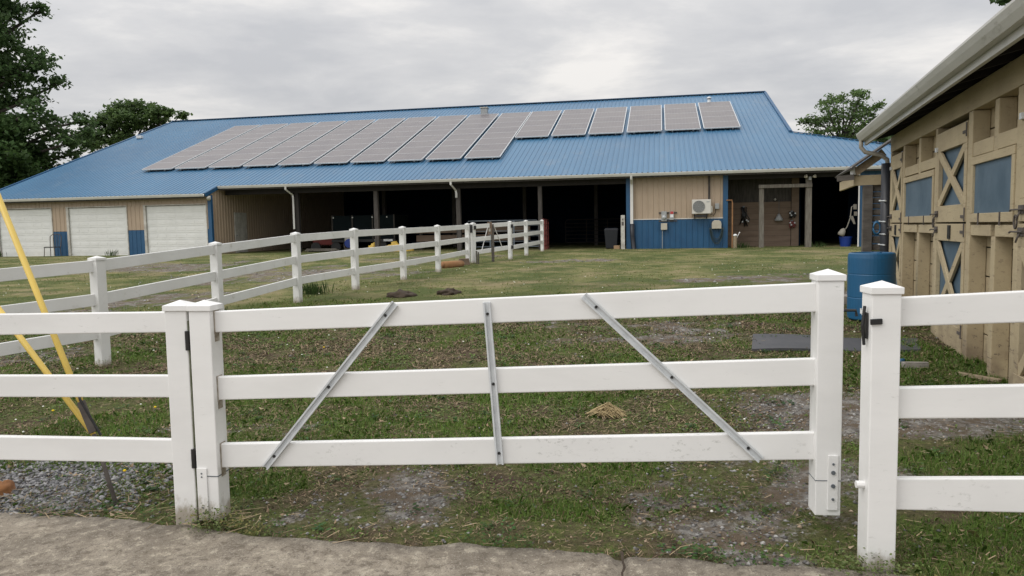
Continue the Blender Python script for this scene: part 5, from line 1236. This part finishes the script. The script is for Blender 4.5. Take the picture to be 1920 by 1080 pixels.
    Vs.append(V.reshape(-1, 3)); q = RNG.random((n, 1)) ** 1.6; T = np.ones((n, 4, 4)); T[..., :3] = (np.array((.075, .052, .034)) * (1 - q) + np.array((.33, .25, .155)) * q)[:, None, :]; Ts.append(T.reshape(-1, 4))
    V = np.concatenate(Vs); o = np_mesh('leaf_litter', V, np.arange(len(V), dtype=np.int32), 4, M['litter'], np.concatenate(Ts)); o['kind'] = 'stuff'
litter()
def flowers():
    Vs, Fs, Ts = [], [], []; base = 0
    for n, y0, y1, r_, col, low in ((110, 3.4, 13, .010, (.75, .74, .68), 1), (10, 3.4, 10, .013, (.75, .52, .02), 1), (150, 8.5, 22, .014, (.62, .62, .52), 0)):
        x, y = scatter(n, y0, y1); keep = ~blocked(x, y); x, y = x[keep], y[keep]
        for cx, cy in zip(x, y):
            k = MB(); k.lathe([(r_ * .4, 0), (r_, r_ * .5), (r_ * .6, r_ * 1.1), (0.001, r_ * 1.2)], (cx, cy, gz(cx, cy) + RNG.uniform(.02, .06)), 6)
            Vs += k.v; Fs += [tuple(i + base for i in f_) for f_ in k.f]; Ts += [(*col, 1)] * len(k.v); base += len(k.v)
    me = bpy.data.meshes.new('wildflowers'); me.from_pydata(Vs, [], Fs); me.update()
    at = me.attributes.new('tint', 'FLOAT_COLOR', 'POINT'); at.data.foreach_set('color', np.array(Ts, np.float32).ravel())
    link('wildflowers', me, M['litter'])['kind'] = 'stuff'
flowers()
# weed clumps that stand on their own by the garage doors
def weed_clump(label, loc, h_, n, seed):
    rnd = np.random.default_rng(seed); t = thing('weed_clump', label, 'plant', loc, 0, 'weeds by the barn')
    k = MB(); V = []; 
    for i in range(n):
        a = rnd.uniform(0, 6.283); d = np.array((math.cos(a), math.sin(a), 0)) * rnd.uniform(.05, .5) * h_; tip = d + np.array((0, 0, h_ * rnd.uniform(.5, 1)))
        w_ = np.array((-math.sin(a), math.cos(a), 0)) * .007; mid = d * .4 + np.array((0, 0, tip[2] * .65))
        rb = np.array((rnd.normal(0, .14), rnd.normal(0, .12), -.02)); d = d * .6; tip = d + np.array((0, 0, tip[2] * rnd.uniform(.5, 1))); mid = d * .35 + np.array((0, 0, tip[2] * .6)); mid, tip, q0 = mid + rb, tip + rb, rb
        o = len(k.v); k.v += [tuple(q0 - w_ * .5), tuple(q0 + w_ * .5), tuple(mid + w_), tuple(tip), tuple(mid - w_)]; k.f.append((o, o + 1, o + 2, o + 3, o + 4))
    o = k.build('leaves', None, t); me = o.data; at = me.attributes.new('tint', 'FLOAT_COLOR', 'POINT'); c = np.ones((len(k.v), 4)); c[:, :3] = np.array((.05, .09, .025)) * np.repeat(rnd.uniform(.6, 1.3, n), 5)[:, None]
    at.data.foreach_set('color', c.astype(np.float32).ravel()); me.materials.append(M['blade'])
weed_clump('leafy weed in front of the leftmost garage door', BP(-29.9, -1.9), .5, 60, 1)
weed_clump('leafy weed at the right end of the middle garage door', BP(-23.7, -1.8), .45, 50, 2)
weed_clump('tall green weed clump growing at the second far fence post', (-4.75, 11.9, gz(-4.75, 11.9)), .35, 130, 3)
weed_clump('tall green weed clump beyond the middle of the far fence', (-4.1, 15.3, gz(-4.1, 15.3)), .35, 130, 4)
weed_clump('thick weed clump left of the second far fence post', (-5.3, 11.6, gz(-5.3, 11.6)), .32, 150, 5)
weed_clump('green weeds at the foot of the short bollard', BP(4.6, -.35), .4, 50, 6)
weed_clump('green weeds at the foot of the thick right bay post', BP(7.6, -.3), .35, 40, 7)
